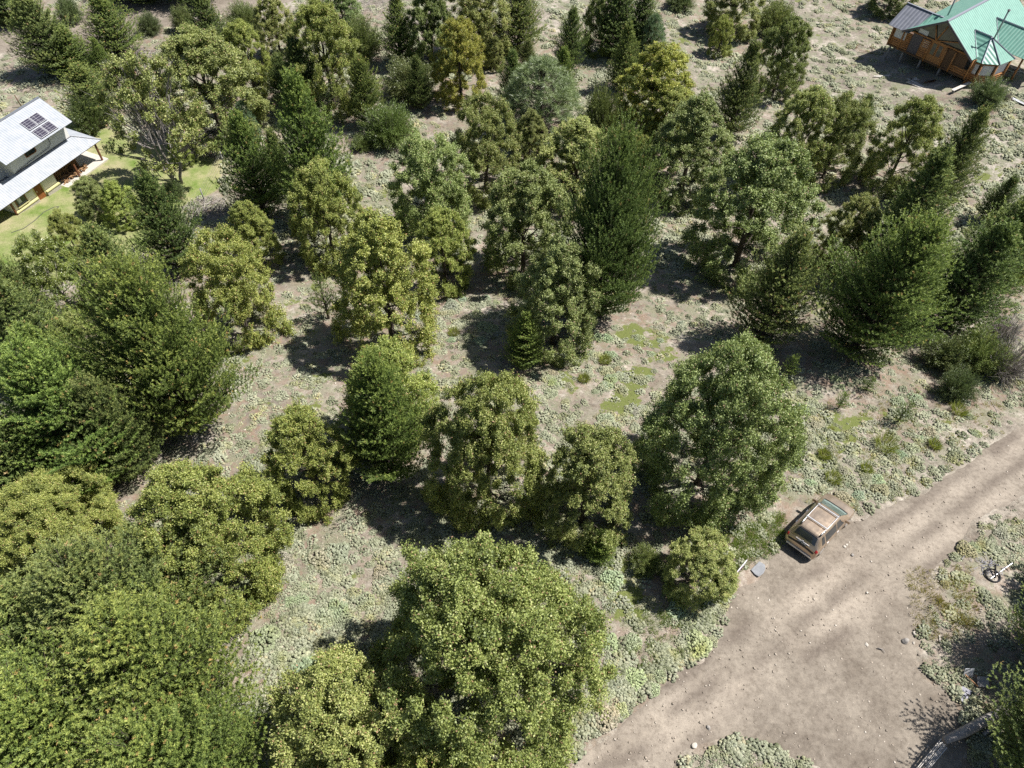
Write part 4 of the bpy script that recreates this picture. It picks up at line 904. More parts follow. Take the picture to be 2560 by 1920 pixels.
# ------------------------------------------------------------------ log cabin (local x along the front wall, y into the house)
def cabin():
    Z0 = -7.0; ang = radians(-49.5); root = empty('log_cabin', (42.9, 83.1, Z0), ang)
    tag(root, 'log cabin on stilts with green metal roof and octagonal bay', 'house')
    ca, sa = cos(ang), sin(ang); W0 = np.array([42.9, 83.1, Z0])
    corrugated('green_roof', (.17, .36, .29), (.14, .30, .24), .35, .0, .45, (1, 0, 0)); corrugated('green_roof_side', (.175, .37, .30), (.14, .31, .25), .35, .0, .45, (0, 1, 0))
    corrugated('grey_roof', (.20, .21, .25), (.16, .17, .20), .4, .1, .5, (1, 0, 0))
    FL, EV, AP, SL = 1.2, 3.4, 6.0, 2.6/4.15
    # log walls: rows of logs with dark joints
    def logs(x0, x1, y, z0, z1, nm='log_wall', along='x', par=root):
        m = MB(); n = max(1, int(round((z1-z0)/.2))); h = (z1-z0)/n
        for k in range(n):
            z = z0+h*(k+.5)
            p = [(x0, y, z), (x1, y, z)] if along == 'x' else [(y, x0, z), (y, x1, z)]
            m.tube(p, h*.52, 8)
        return m.build('log_wall', nm, par, True)
    logs(-1.3, .95, .0, FL, FL+.85); logs(.35, .95, .0, FL+.85, EV-.35)
    logs(2.2, 3.2, 0, FL, FL+1.95); logs(6.2, 8.2, 0, FL, FL+.7); logs(0, 3.4, -1.3, FL, EV-.2, along='y'); logs(0.0, 11, 8.35, FL-.6, EV-.2, along='y')
    pn = MB().box(.98, 2.15, -.02, .08, FL, EV-.1).build('tarp_panel', 'dark_trim', root)
    pd = MB(); pd.box(3.2, 5.1, -.05, .1, FL, FL+2.2); pd.build('entrance_panel', 'log_wall', root)
    for a in (3.75, 4.45):
        dw = MB().box(a-.22, a+.22, -.09, -.052, FL+.75, FL+1.9).build('window', 'glass_dark', root); MB().box(a-.28, a-.22, -.11, -.053, FL+.7, FL+1.95).box(a+.22, a+.28, -.11, -.053, FL+.7, FL+1.95).build('frame', 'log_wall', dw)
    MB().box(5.15, 6.15, -.03, .08, FL, FL+2.0).build('board_panel', 'log_dark', root); MB().box(6.2, 7.6, .02, .1, FL+.72, FL+2.0).build('board_panel', 'log_dark', root)
    for (a, b, z0, z1) in ((-1.05, .3, FL+.9, EV-.3), (2.35, 3.1, FL+1.05, FL+1.85)):
        wn = MB().box(a, b, -.05, .06, z0, z1).build('window', 'cloth_white', root); MB().box(a-.08, a, -.09, .0, z0-.08, z1+.08).box(b, b+.08, -.09, .0, z0-.08, z1+.08).box(a, b, -.09, 0, z1, z1+.08).box(a, b, -.09, 0, z0-.08, z0).build('frame', 'log_wall', wn)
    MB().box(-1.4, 8.4, -.12, .3, FL-.2, FL-.003).build('floor_beam', 'log_dark', root)
    MB().box(-1.3, 8.3, .302, 11, FL-.15, FL-.004).build('floor', 'log_dark', root)
    for a in (-1.35, .0, 3.2, 5.12, 6.18, 8.2): MB().tube([(a, -.1, FL-.2), (a, -.1, EV-.25+max(0, min(a, 8.3-a))*.0)], .1, 7).build('corner_post', 'log_wall', root, True)
    # glazed gable with struts
    gb = MB().hexa([(.3, .0, FL+2.2), (8.0, .0, FL+2.2), (4.15, .0, AP-.22)], [(.3, .06, FL+2.2), (8.0, .06, FL+2.2), (4.15, .06, AP-.22)]); gb.build('gable_glazing', 'glass_dark', root)
    gs = MB(); gs.tube([(.2, -.08, FL+2.18), (8.1, -.08, FL+2.18)], .1, 6)
    for a, b in (((3.6, FL+2.2), (2.9, 4.9)), ((3.6, FL+2.2), (4.3, 5.6)), ((3.6, FL+2.2), (6.2, 4.2))): gs.tube([(a[0], -.08, a[1]), (b[0], -.08, b[1])], .07, 6)
    gs.build('gable_struts', 'log_wall', root, True)
    MB().box(1.4, 2.5, -.04, -.004, FL+2.25, FL+2.75).build('hanging_sheet', 'cloth_white', root)
    # main roof
    lo = -.9; m1 = MB(); m1.slab([(0, lo, EV), (4.15, lo, AP), (4.15, 12.5, AP), (0, 12.5, EV)], .08); m1.build('roof', 'green_roof_side', root)
    m2 = MB(); m2.slab([(8.3, lo, EV), (4.15, lo, AP), (4.15, 12.5, AP), (8.3, 12.5, EV)], .08); m2.build('roof', 'green_roof_side', root)
    MB().hexa([(4.0, lo-.02, AP-.05), (4.3, lo-.02, AP-.05), (4.3, 12.5, AP-.05), (4.0, 12.5, AP-.05)], [(4.05, lo-.02, AP+.05), (4.25, lo-.02, AP+.05), (4.25, 12.5, AP+.05), (4.05, 12.5, AP+.05)]).build('ridge_cap', 'grey_trim', root)
    bb = MB()
    for x1 in (0, 8.3):
        bb.hexa([(x1, lo-.06, EV-.22), (4.15, lo-.06, AP-.22), (4.15, lo-.004, AP-.22), (x1, lo-.004, EV-.22)], [(x1, lo-.06, EV+.03), (4.15, lo-.06, AP+.03), (4.15, lo-.004, AP+.03), (x1, lo-.004, EV+.03)])
    bb.build('barge_board', 'dark_trim', root)
    # wing with grey sheet roof
    wr = MB(); wr.slab([(-1.75, -.95, EV), (.8, -.95, EV+.002), (1.4, 1.7, 5.0), (-1.75, 1.7, 5.0)], .06); wr.build('wing_roof', 'grey_roof', root)
    MB().slab([(.82, -.9, EV+.03), (.05, -.9, EV+.025), (2.7, 1.7, 5.06), (1.42, 1.7, 5.025)], .05).build('wing_roof', 'green_roof', root)
    MB().slab([(-1.75, 1.705, 5.0), (2.7, 1.705, 5.0), (.0, 4.3, EV), (-1.75, 4.3, EV)], .06).build('wing_roof', 'green_roof', root)
    MB().box(-1.8, 2.8, 1.62, 1.8, 5.03, 5.09).build('ridge_cap', 'grey_trim', root); logs(-.0, 3.6, -1.31, FL, EV-.1, along='y')
    MB().tube([(.82, -.9, EV+.07), (1.42, 1.65, 5.08)], .035, 5).build('ridge_cap', 'steel', root)
    # bay with hipped octagonal roof
    ap = (8.0, 2.3, 4.8); e = [(8.05, .02, 3.05), (9.04, .43-.35, 3.05), (10.4, 1.35, 3.05), (10.75, 3.9, 3.05), (9.6, 5.0, 3.05)]
    rs = (6.05, 2.3, 4.82); tr = MB(); tr.slab([rs, (8.0, 2.3, 4.8), e[1], e[0]], .06)
    for i in (1, 2, 3): tr.slab([ap, e[i], e[i+1]], .06)
    tr.slab([rs, (8.0, 2.3, 4.8), e[4], (8.3, 5.0, 3.05)], .06); tr.build('bay_roof', 'green_roof_side', root)
    cp = MB()
    for p in (e[1], e[2], e[3]): cp.tube([np.array(ap)+[0, 0, .04], np.array(p)+[0, 0, .05]], .07, 5)
    cp.tube([np.array(rs)+[0, 0, .04], np.array(ap)+[0, 0, .05]], .08, 5); cp.tube([np.array(rs)+[0, 0, .05], (8.28, .0, EV+.06)], .035, 5); cp.build('hip_cap', 'grey_trim', root)
    wl = [(8.2, .35), (9.0, .45), (10.1, 1.55), (10.4, 3.75), (9.4, 4.6)]; bw = MB(); bt = MB(); bp = MB()
    for i in range(4):
        a, b = np.array(wl[i]), np.array(wl[i+1]); tdir = (b-a)/np.linalg.norm(b-a); nrm = np.array([tdir[1], -tdir[0]])
        for k in range(8): z = -.3+.24*k; bw.tube([(a[0], a[1], z+.12), (b[0], b[1], z+.12)], .125, 7)
        g0, g1 = a+tdir*.18+nrm*.02, b-tdir*.18+nrm*.02
        gl = MB().hexa([(g0[0], g0[1], 1.62), (g1[0], g1[1], 1.62), (g1[0]-nrm[0]*.06, g1[1]-nrm[1]*.06, 1.62), (g0[0]-nrm[0]*.06, g0[1]-nrm[1]*.06, 1.62)], [(g0[0], g0[1], 2.7), (g1[0], g1[1], 2.7), (g1[0]-nrm[0]*.06, g1[1]-nrm[1]*.06, 2.7), (g0[0]-nrm[0]*.06, g0[1]-nrm[1]*.06, 2.7)])
        gl.build('window', 'cloth_white', root)
        MB().tube([(a[0], a[1], 1.60), (b[0], b[1], 1.60)], .06, 6).tube([(a[0], a[1], 2.78), (b[0], b[1], 2.78)], .07, 6).build('frame', 'log_wall', root)
    bw.build('bay_wall', 'log_wall', root, True)
    for p in wl: MB().tube([(p[0]*1.01, p[1]-.05, -.4), (p[0]*1.01, p[1]-.05, 3.0)], .12, 7).build('corner_post', 'log_wall', root, True)
    # porch roof beyond the bay
    pr = MB(); pr.slab([(6.05, 6.9, 4.81), (13.5, 6.9, 4.8), (13.5, 4.3, 3.2), (8.6, 4.3, 3.2)], .06); pr.slab([(6.05, 6.905, 4.8), (13.5, 6.905, 4.8), (13.5, 9.5, 3.2), (8.6, 9.5, 3.2)], .06); pr.build('porch_roof', 'green_roof', root)
    MB().tube([(6.05, 6.9, 4.86), (13.5, 6.9, 4.86)], .08, 5).tube([(6.05, 6.9, 4.86), (8.55, 4.35, 3.27)], .035, 5).build('ridge_cap', 'grey_trim', root)
    for p in ((11.3, 4.6), (13.2, 4.6), (13.2, 9.2)): MB().tube([(p[0], p[1], -.4), (p[0], p[1], 3.15)], .11, 7).build('porch_post', 'log_wall', root, True)
    # chimneys
    for nm, (x, y, z0, z1) in (('a', (2.6, 2.6, 4.6, 6.9)), ('b', (8.25, 2.35, 4.4, 7.6))):
        c = MB().tube([(x, y, z0), (x, y, z1)], .085, 8).build('chimney', 'flue', root, True); MB().tube([(x, y, z1), (x, y, z1+.05)], [.13, .13], 8).tube([(x, y, z1+.1), (x, y, z1+.2)], [.17, .03], 8).tube([(x, y, z1+.04), (x, y, z1+.11)], .03, 4).build('cowl', 'dark_trim', c); MB().box(x-.22, x+.22, y-.25, y+.2, z0-.03, z0+.05).build('flashing', 'steel', c)
    # stilts down to the real slope
    for u, v in ((2212.3, 146.8), (2246.4, 157.3), (2295.4, 170.4), (2346, 186)):
        g = G(u, v); q = g-W0; lx, ly = q[0]*ca+q[1]*sa, -q[0]*sa+q[1]*ca
        MB().tube([(lx, ly*.0+.1, g[2]-Z0-.3), (lx, .1, FL-.2)], [.13, .11], 8).build('stilt', 'grey_wood', root, True)
    for lx in (0, 2.5, 5, 7.5):
        for ly in (4., 8.): MB().tube([(lx, ly, -1.6), (lx, ly, FL-.15)], .11, 7).build('stilt', 'grey_wood', root, True)
    def T(x, y, z): return np.array([W0[0]+x*ca-y*sa, W0[1]+x*sa+y*ca, z])
    return T
TC = cabin()
def plank_pile(name, px, n, L, wid, ang, label, cat, mat='pale_plank', jit=.15, lift=.03, layers=2):
    r = np.random.default_rng(int(px[0])); g = G(*px); m = MB()
    for k in range(n):
        a = ang+r.normal(0, jit); c = np.array([r.normal(0, wid), r.normal(0, wid), lift+.035*(k % layers)]); d = np.array([cos(a), sin(a), 0]); p = np.array([-sin(a), cos(a), 0])*.07; l = L*r.uniform(.6, 1)*.5
        b = [c-d*l-p, c+d*l-p, c+d*l+p, c-d*l+p]; m.hexa(b, [q+[0, 0, .028] for q in b])
    o = m.build(name, mat); o.location = g; return tag(o, label, cat)
plank_pile('plank_pile', (2292, 212), 9, 1.9, .22, radians(-35), 'pile of pale boards on the ground in front of the cabin', 'planks')
plank_pile('plank_pile', (2280, 200), 4, 1.6, .12, radians(20), 'loose pale boards at the edge of the cabin shade', 'planks')
plank_pile('plank_pile', (2325, 205), 6, 1.2, .22, radians(10), 'dark weathered boards beside the pale board pile', 'planks', 'log_dark')
plank_pile('plank_pile', (2205, 193), 3, 2., .1, radians(8), 'a few thin boards lying on the slope beside the cabin shade', 'planks')
def bench(px0, px1, label, wd=.35, zt=.42):
    a, b = G(*px0), G(*px1); d = unit((b-a)*[1, 1, 0]); p = np.array([-d[1], d[0], 0])*wd*.5; root = empty('bench', (a+b)/2); c = root.location; c = np.array(c)
    za = (a[2]+b[2])/2-c[2]+zt
    s = MB(); q = [a-c-p, b-c-p, b-c+p, a-c+p]; s.hexa([(x[0], x[1], za-.05) for x in q], [(x[0], x[1], za) for x in q]); s.build('seat', 'pale_plank', root)
    for e in (a+d*.3, b-d*.3):
        l = MB(); w2 = p*.8; q = [e-c-w2-d*.04, e-c+w2-d*.04, e-c+w2+d*.04, e-c-w2+d*.04]; l.hexa([(x[0], x[1], x[2]-.1) for x in q], [(x[0], x[1], za-.052) for x in q]); l.build('leg', 'grey_wood', root)
    return tag(root, label, 'bench')
bench((2376, 236), (2425, 212), 'long pale plank bench standing in the sun in front of the cabin', .35)
bench((2370, 192), (2425, 206), 'grey bench in the shade against the cabin wall', .45, .5)
plank_pile('white_board_stack', (2552, 262), 7, 2.2, .12, radians(-52), 'stack of whitish boards at the picture edge below the cabin', 'planks', 'cloth_white', .02, .1)
plank_pile('stone_slabs', (2545, 178), 8, 1.2, .45, radians(-30), 'flat pale slabs under the cabin porch', 'slabs', 'rock_pale', .9)
g = G(2160, 125); m = MB()
for k in range(26):
    a = k*2*pi/26; m.tube([(cos(a)*1.0, sin(a)*.8, -.05), (cos(a)*1.0, sin(a)*.8, .35)], .012, 3)
for z in (.05, .2, .34): m.tube([(cos(k*pi/12)*1.0, sin(k*pi/12)*.8, z) for k in range(25)], .012, 3)
o = m.build('wire_mesh_ring', 'rust'); o.location = g; tag(o, 'rusty ring of wire mesh on the open slope beside the cabin', 'wire mesh')

def brush(px, r0, n, label, seed, mat='dead_wood', hh=.35, name='branch_pile'):
    r = np.random.default_rng(seed); g = G(*px); m = MB()
    for k in range(n):
        a = r.uniform(0, 2*pi); q = r.uniform(0, 1)**.6*r0; c = np.array([cos(a)*q*1.3, sin(a)*q, r.uniform(0, hh)*(1-q/r0*.7)+.03]); d = unit(np.array([r.normal(), r.normal(), r.normal()*.18])); l = r.uniform(.25, .8); mid = c+r.normal(0, .05, 3)
        m.tube([c-d*l, mid, c+d*l], [.022, .018, .006], 4, False)
    o = m.build(name, mat); o.location = g; return tag(o, label, 'branches', 'piles of cut branches')
brush((325, 150), 2.6, 420, 'wide pile of pale cut branches beyond the dead-branched tree', 1)
brush((295, 190), 1.6, 120, 'reddish heap of dry branches between the slim pine and the dead-branched tree', 2, 'rust')
brush((545, 365), 1.6, 260, 'dark heap of branches in the shade behind the lawn', 3, 'grey_wood', .6)
brush((515, 525), 1.8, 260, 'scattered cut branches outside the lawn fence', 4)
brush((345, 665), 1.2, 140, 'small heap of twigs and bleached wood at the lawn corner', 5)
brush((478, 62), 1.6, 170, 'tangle of twigs beside the far dirt track', 6)
brush((895, 15), 2.6, 240, 'bleached branches scattered on the far slope', 7, 'dead_wood', .3)
brush((2500, 930), 1.6, 190, 'grey dead twigs lying under the bare bush by the road', 8, 'grey_wood')

# ------------------------------------------------------------------ wire fence of the lawn
fr = empty('wire_fence', G(511, 501)); c0 = np.array(fr.location); tag(fr, 'post and wire fence around the lawn of the white house', 'fence')
FP = [G(9, 674), G(215, 690), G(345, 648), G(511, 501), G(560, 410), G(476, 345)]
for p in FP:
    MB().tube([p-c0+[0, 0, -.2], p-c0+[0, 0, 1.35]], .055, 7).build('post', 'grey_wood', fr, True)
wm = MB()
for z in (.35, .7, 1.05, 1.3):
    for a, b in zip(FP[:-1], FP[1:]): wm.tube([a-c0+[0, 0, z], b-c0+[0, 0, z]], .006, 3)
wm.build('wire', 'wire', fr)
for px, lab in (((6, 279), 'thin leaning post in the dry ground behind the white house'), ((55, 268), 'short post close behind the white house roof')):
    p = G(*px); o = MB().tube([(0, 0, -.2), (-.1, 0, 1.3)], .05, 7).build('fence_post', 'log_dark', None, True); o.location = p; tag(o, lab, 'post', 'posts behind the white house')

# ------------------------------------------------------------------ car
def car():
    def mk(name, col, rough, metal, spec=.5, coat=0):
        m, n, l, out = new_mat(name); b = n.new('ShaderNodeBsdfPrincipled'); l.new(b.outputs[0], out.inputs[0])
        tc = n.new('ShaderNodeTexCoord'); t = noise(n, l, 2.2, 6, .7, tc.outputs['Object']); r = ramp(n, [(.3, tuple(c*.82 for c in col)), (.7, tuple(c*1.1 for c in col))]); l.new(t.outputs[0], r.inputs[0]); l.new(r.outputs[0], b.inputs['Base Color'])
        rr = ramp(n, [(.3, (rough*.8,)*3), (.7, (min(1, rough*1.3),)*3)]); l.new(t.outputs[0], rr.inputs[0]); l.new(rr.outputs[0], b.inputs['Roughness']); b.inputs['Metallic'].default_value = metal; b.inputs['Specular IOR Level'].default_value = spec; b.inputs['Coat Weight'].default_value = coat; b.inputs['Coat Roughness'].default_value = .12
    mk('car_paint', (.50, .39, .29), .3, .65, .5, .5); mk('car_glass', (.10, .135, .13), .08, .0, .8); mk('car_rear_glass', (.035, .04, .045), .08, 0, .8); mk('car_black', (.018, .018, .02), .5, 0); mk('lamp_red', (.42, .03, .03), .2, 0); mk('lamp_clear', (.7, .7, .7), .1, .3); mk('tyre', (.025, .024, .023), .9, 0); mk('rail', (.78, .78, .80), .3, .6); mk('plate_white', (.75, .75, .75), .5, 0); mk('dash', (.20, .26, .24), .5, 0)
    ST = [  # x, roof z, roof half width, belt half width, belt z, mid half width, mid z, sill half width, sill z
        (-2.17, .74, .62, .74, .68, .77, .55, .72, .38), (-2.14, .95, .70, .82, .88, .85, .62, .79, .32), (-2.07, 1.06, .70, .86, .98, .90, .65, .83, .28), (-1.95, 1.28, .66, .875, 1.01, .91, .66, .85, .27), (-1.78, 1.53, .61, .885, 1.02, .91, .66, .86, .26),
        (-1.58, 1.63, .60, .89, 1.02, .91, .66, .86, .26), (-.9, 1.665, .625, .895, 1.01, .91, .66, .86, .26), (-.2, 1.66, .635, .895, 1.0, .91, .66, .86, .26), (.15, 1.64, .625, .89, .99, .91, .66, .86, .26), (.38, 1.58, .62, .89, .99, .91, .66, .86, .26),
        (.80, 1.34, .68, .885, .985, .91, .66, .86, .26), (1.24, 1.10, .76, .88, .98, .91, .66, .86, .26), (1.45, 1.055, .74, .87, .96, .905, .65, .86, .26), (1.82, .99, .70, .83, .89, .88, .62, .83, .27), (2.03, .90, .62, .76, .80, .80, .58, .77, .29), (2.14, .72, .52, .64, .66, .68, .52, .66, .33)]
    Pc = np.array([[(x, 0, zt), (x, wr*.55, zt-.006), (x, wr, zt-.055), (x, wb, zb), (x, wm, zm), (x, ws, zs)] for x, zt, wr, wb, zb, wm, zm, ws, zs in ST])
    def cr(A, t):
        n = len(A); i = int(min(max(math.floor(t), 0), n-2)); f = t-i; p0, p1, p2, p3 = A[max(i-1, 0)], A[i], A[i+1], A[min(i+2, n-1)]
        k = .5*((2*p1)+(-p0+p2)*f+(2*p0-5*p1+4*p2-p3)*f*f+(-p0+3*p1-3*p2+p3)*f**3); return .5*k+.5*(p1*(1-f)+p2*f)
    def S(a, v):
        s = -1 if v < 0 else 1; v = abs(v); row = np.array([cr(Pc[:, j], a) for j in range(6)]); p = cr(row, v); return np.array([p[0], p[1]*s, p[2]])
    def NRM(a, v):
        e = .03; du = S(min(a+e, 15), v)-S(max(a-e, 0), v); dv = S(a, v+e)-S(a, v-e); n = unit(np.cross(du, dv)); p = S(a, v); return n if n.dot(p-np.array([p[0]*.8, 0, .7])) > 0 else -n
    def patch(a0, a1, v0, v1, na=10, nv=10, off=.006, shape=None):
        m = MB(); g = []
        for i in range(na+1):
            for j in range(nv+1):
                a = a0+(a1-a0)*i/na; v = v0+(v1-v0)*j/nv
                if shape: a, v = shape(i/na, j/nv)
                g.append(S(a, v)+NRM(a, v)*off)
        for i in range(na):
            for j in range(nv): m.v += []; m.f.append((i*(nv+1)+j, i*(nv+1)+j+1, (i+1)*(nv+1)+j+1, (i+1)*(nv+1)+j))
        m.v = [tuple(q) for q in g]; return m
    # body shell with wheel arches cut out
    NA, NV_ = 120, 60; m = MB(); g = []
    for i in range(NA+1):
        for j in range(NV_+1): g.append(S(15*i/NA, -5+10*j/NV_))
    m.v = [tuple(q) for q in g]; WX = (-1.32, 1.35)
    for i in range(NA):
        for j in range(NV_):
            q = g[i*(NV_+1)+j]; c = (q+g[(i+1)*(NV_+1)+j+1])/2
            if any(math.hypot(c[0]-x, c[2]-.34) < .40 for x in WX) and abs(c[1]) > .6 and c[2] < .8: continue
            m.f.append((i*(NV_+1)+j, (i+1)*(NV_+1)+j, (i+1)*(NV_+1)+j+1, i*(NV_+1)+j+1))
    for i in (0, NA): r_ = [i*(NV_+1)+j for j in range(NV_+1)]; m.f.append(tuple(r_ if i == 0 else r_[::-1]))
    c1, c2 = G(2037, 1404, .5), G(2143, 1281, .65); c3, c4 = G(1957, 1349, .65), G(2075, 1227, .65)
    ce = (c1+c2+c3+c4)/4; hd = math.atan2((c2+c4-c1-c3)[1], (c2+c4-c1-c3)[0]); cg = np.array([ce[0], ce[1], float(base_h(ce[0], ce[1]))-.03])
    root = empty('parked_car', cg, hd)
    gxn = (float(base_h(ce[0]+1, ce[1]))-float(base_h(ce[0]-1, ce[1])))/2; gyn = (float(base_h(ce[0], ce[1]+1))-float(base_h(ce[0], ce[1]-1)))/2
    up = unit(np.array([-gxn, -gyn, 1.])); fx = np.array([cos(hd), sin(hd), 0]); fx = unit(fx-up*fx.dot(up)); fy = np.cross(up, fx)
    root.rotation_euler = Matrix(np.stack([fx, fy, up], 1).tolist()).to_euler(); tag(root, 'bronze sport utility car with roof rails parked on the dirt road', 'car')
    m.build('body', 'car_paint', root, True)
    MB().box(-2.0, 1.95, -.78, .78, .3, .42).box(-1.9, 1.9, -.55, .55, .2, .9).build('underbody', 'car_black', root)
    wsd = patch(9.15, 10.95, -1.85, 1.85, 8, 16).build('windshield', 'car_glass', root, True)
    patch(11.0, 11.35, -1.75, 1.75, 3, 16, .012).build('cowl', 'car_black', root)
    rw = patch(2.55, 4.05, -1.72, 1.72, 8, 16).build('rear_window', 'car_rear_glass', root, True); patch(4.12, 4.32, -1.6, 1.6, 2, 14, .03).build('spoiler', 'car_black', root)
    MB().tube([S(2.75, 0)+[-.03, 0, .03], S(3.3, -1.1)+[-.03, 0, .04]], .012, 4).build('wiper', 'car_black', rw)
    for s in (-1, 1):
        for a0, a1, nm in ((4.75, 5.35, 'quarter_window'), (5.5, 7.0, 'side_window'), (7.2, 9.3, 'side_window')):
            def sh(i, j, a0=a0, a1=a1, s=s):
                a = a0+(a1-a0)*i; v = 2.18+(2.86-2.18)*j
                if a1 > 9: a = a0+(a1-a0)*i*(.62+.52*j)
                if a0 < 5: a = a1-(a1-a0)*(1-i)*(.55+.45*j)
                return a, s*v
            patch(0, 1, 0, 1, 8, 6, .006, sh).build(nm, 'car_rear_glass', root, True)
        patch(.25, 1.35, s*1.9, s*3.15, 6, 6, .012, lambda i, j, s=s: (.9+1.3*i, s*(2.35+.95*j))).build('tail_light', 'lamp_red', root, True)
        patch(0, 1, 0, 1, 6, 5, .012, lambda i, j, s=s: (13.35+1.1*i, s*(2.45+.7*j))).build('headlight', 'lamp_clear', root, True)
        sm = MB()
        for a in (5.42, 7.1, 9.2):
            for k in range(10): p, q = S(a, s*(2.95+.19*k)), S(a, s*(2.95+.19*(k+1))); n_ = NRM(a, s*3.5)*.004; sm.quad(p+n_-[.006, 0, 0], q+n_-[.006, 0, 0], q+n_+[.006, 0, 0], p+n_+[.006, 0, 0])
        sm.build('door_seam', 'car_black', root)
        for a in (5.75, 7.4): h0 = S(a, s*3.25); MB().box(h0[0]-.09, h0[0]+.09, h0[1]-.02, h0[1]+.03, h0[2]-.015, h0[2]+.02).build('door_handle', 'rail', root)
        patch(1.0, 14.2, s*4.55, s*4.98, 40, 3, .01).build('sill_cladding', 'car_black', root) if False else None
        mi = MB(); mx = (.80, s*.98, 1.06); mi.hexa([(mx[0]-.07, mx[1]-.11, mx[2]-.08), (mx[0]+.09, mx[1]-.11, mx[2]-.06), (mx[0]+.07, mx[1]+.11, mx[2]-.06), (mx[0]-.07, mx[1]+.11, mx[2]-.08)], [(mx[0]-.06, mx[1]-.10, mx[2]+.08), (mx[0]+.05, mx[1]-.10, mx[2]+.07), (mx[0]+.04, mx[1]+.1, mx[2]+.06), (mx[0]-.06, mx[1]+.1, mx[2]+.07)]); mi.build('wing_mirror', 'car_paint', root)
        rl = MB(); pts = [S(a, s*1.78)+[0, 0, .075] for a in np.linspace(4.75, 8.75, 12)]; pts[0] = S(4.7, s*1.78)+[0, 0, .01]; pts[-1] = S(8.8, s*1.78)+[0, 0, .01]; rl.tube(pts, .024, 6); ro = rl.build('roof_rail', 'rail', root, True)
        for a0, a1 in ((4.65, 5.65), (8.2, 8.9)): MB().tube([S(a, s*1.78)+[0, 0, .04] for a in (a0, (a0+a1)/2, a1)], .045, 6).build('rail_foot', 'car_black', ro, True)
        for x in WX:
            wh = MB(); R_ = .345
            wh.tube([(x, s*.66, R_-.0), (x, s*.70, R_), (x, s*.86, R_), (x, s*.885, R_)], [R_*.93, R_, R_, R_*.93], 28); wo = wh.build('wheel', 'tyre', root, True)
            ri = MB().tube([(x, s*.886, R_), (x, s*.893, R_)], [.225, .215], 20).build('rim', 'rail', wo)
    for a in (5.75, 7.75):
        y = abs(S(a, 1.78)[1]); p = S(a, 0); z = S(a, 1.78)[2]+.12; xx = p[0]
        MB().hexa([(xx-.035, -y-.04, z-.015), (xx+.035, -y-.04, z-.015), (xx+.035, y+.04, z-.015), (xx-.035, y+.04, z-.015)], [(xx-.025, -y-.04, z+.02), (xx+.025, -y-.04, z+.02), (xx+.025, y+.04, z+.02), (xx-.025, y+.04, z+.02)]).build('crossbar', 'rail', root)
    MB().box(-2.215, -2.10, -.70, .70, .36, .46).build('bumper_trim', 'rail', root); patch(0, 1, 0, 1, 4, 14, .01, lambda i, j: (.15+.55*i, -2.6+5.2*j)).build('rear_bumper', 'car_black', root, True)
    tg = [S(1.75, v)+NRM(1.75, v)*.02 for v in np.linspace(-1.0, 1.0, 7)]; MB().tube(tg, .018, 5).build('tailgate_trim', 'rail', root)
    bd = S(1.95, 0)+[-.02, 0, .01]; MB().box(bd[0]-.01, bd[0]+.015, -.045, .045, bd[2]-.04, bd[2]+.04).build('badge', 'rail', root)
    pp = S(1.1, 0); pl = MB(); nn_ = NRM(1.2, 0); e1 = np.array([0, 1., 0]); e2 = unit(np.cross(nn_, e1)); e2 = e2 if e2[2] > 0 else -e2; c = S(1.25, 0)+nn_*.02
    pl.quad(c-e1*.26-e2*.07, c+e1*.26-e2*.07, c+e1*.26+e2*.07, c-e1*.26+e2*.07); po = pl.build('number_plate', 'car_black', root)
    ch = MB(); r = np.random.default_rng(2)
    for k in range(7):
        x = -.21+.07*k; cc = c+nn_*.006+e1*x
        ch.quad(cc-e1*.02-e2*.04, cc-e1*.008-e2*.04, cc-e1*.008+e2*.04, cc-e1*.02+e2*.04); ch.quad(cc+e1*.008-e2*.04, cc+e1*.02-e2*.04, cc+e1*.02+e2*.04, cc+e1*.008+e2*.04); zz = (-.035, 0, .03)[k % 3]; ch.quad(cc-e1*.008+e2*(zz), cc+e1*.008+e2*(zz), cc+e1*.008+e2*(zz+.012), cc-e1*.008+e2*(zz+.012))
    ch.build('plate_characters', 'plate_white', po)
    # dashboard and steering wheel seen through the windscreen
    a, b = S(10.2, .75), S(10.2, .75); st = MB(); ctr = S(10.0, .85)+NRM(10.0, .85)*.009; u1 = unit(S(10.4, .85)-S(9.6, .85)); u2 = np.array([0, 1., 0])
    sp_ = [ctr+(u1*cos(t)+u2*sin(t))*.15 for t in np.linspace(0, 2*pi, 21)]; st.tube(sp_, .012, 4); st.build('steering_wheel', 'dash', root)
    patch(10.45, 10.9, -1.7, 1.7, 2, 14, .009).build('dashboard', 'dash', root)
car()

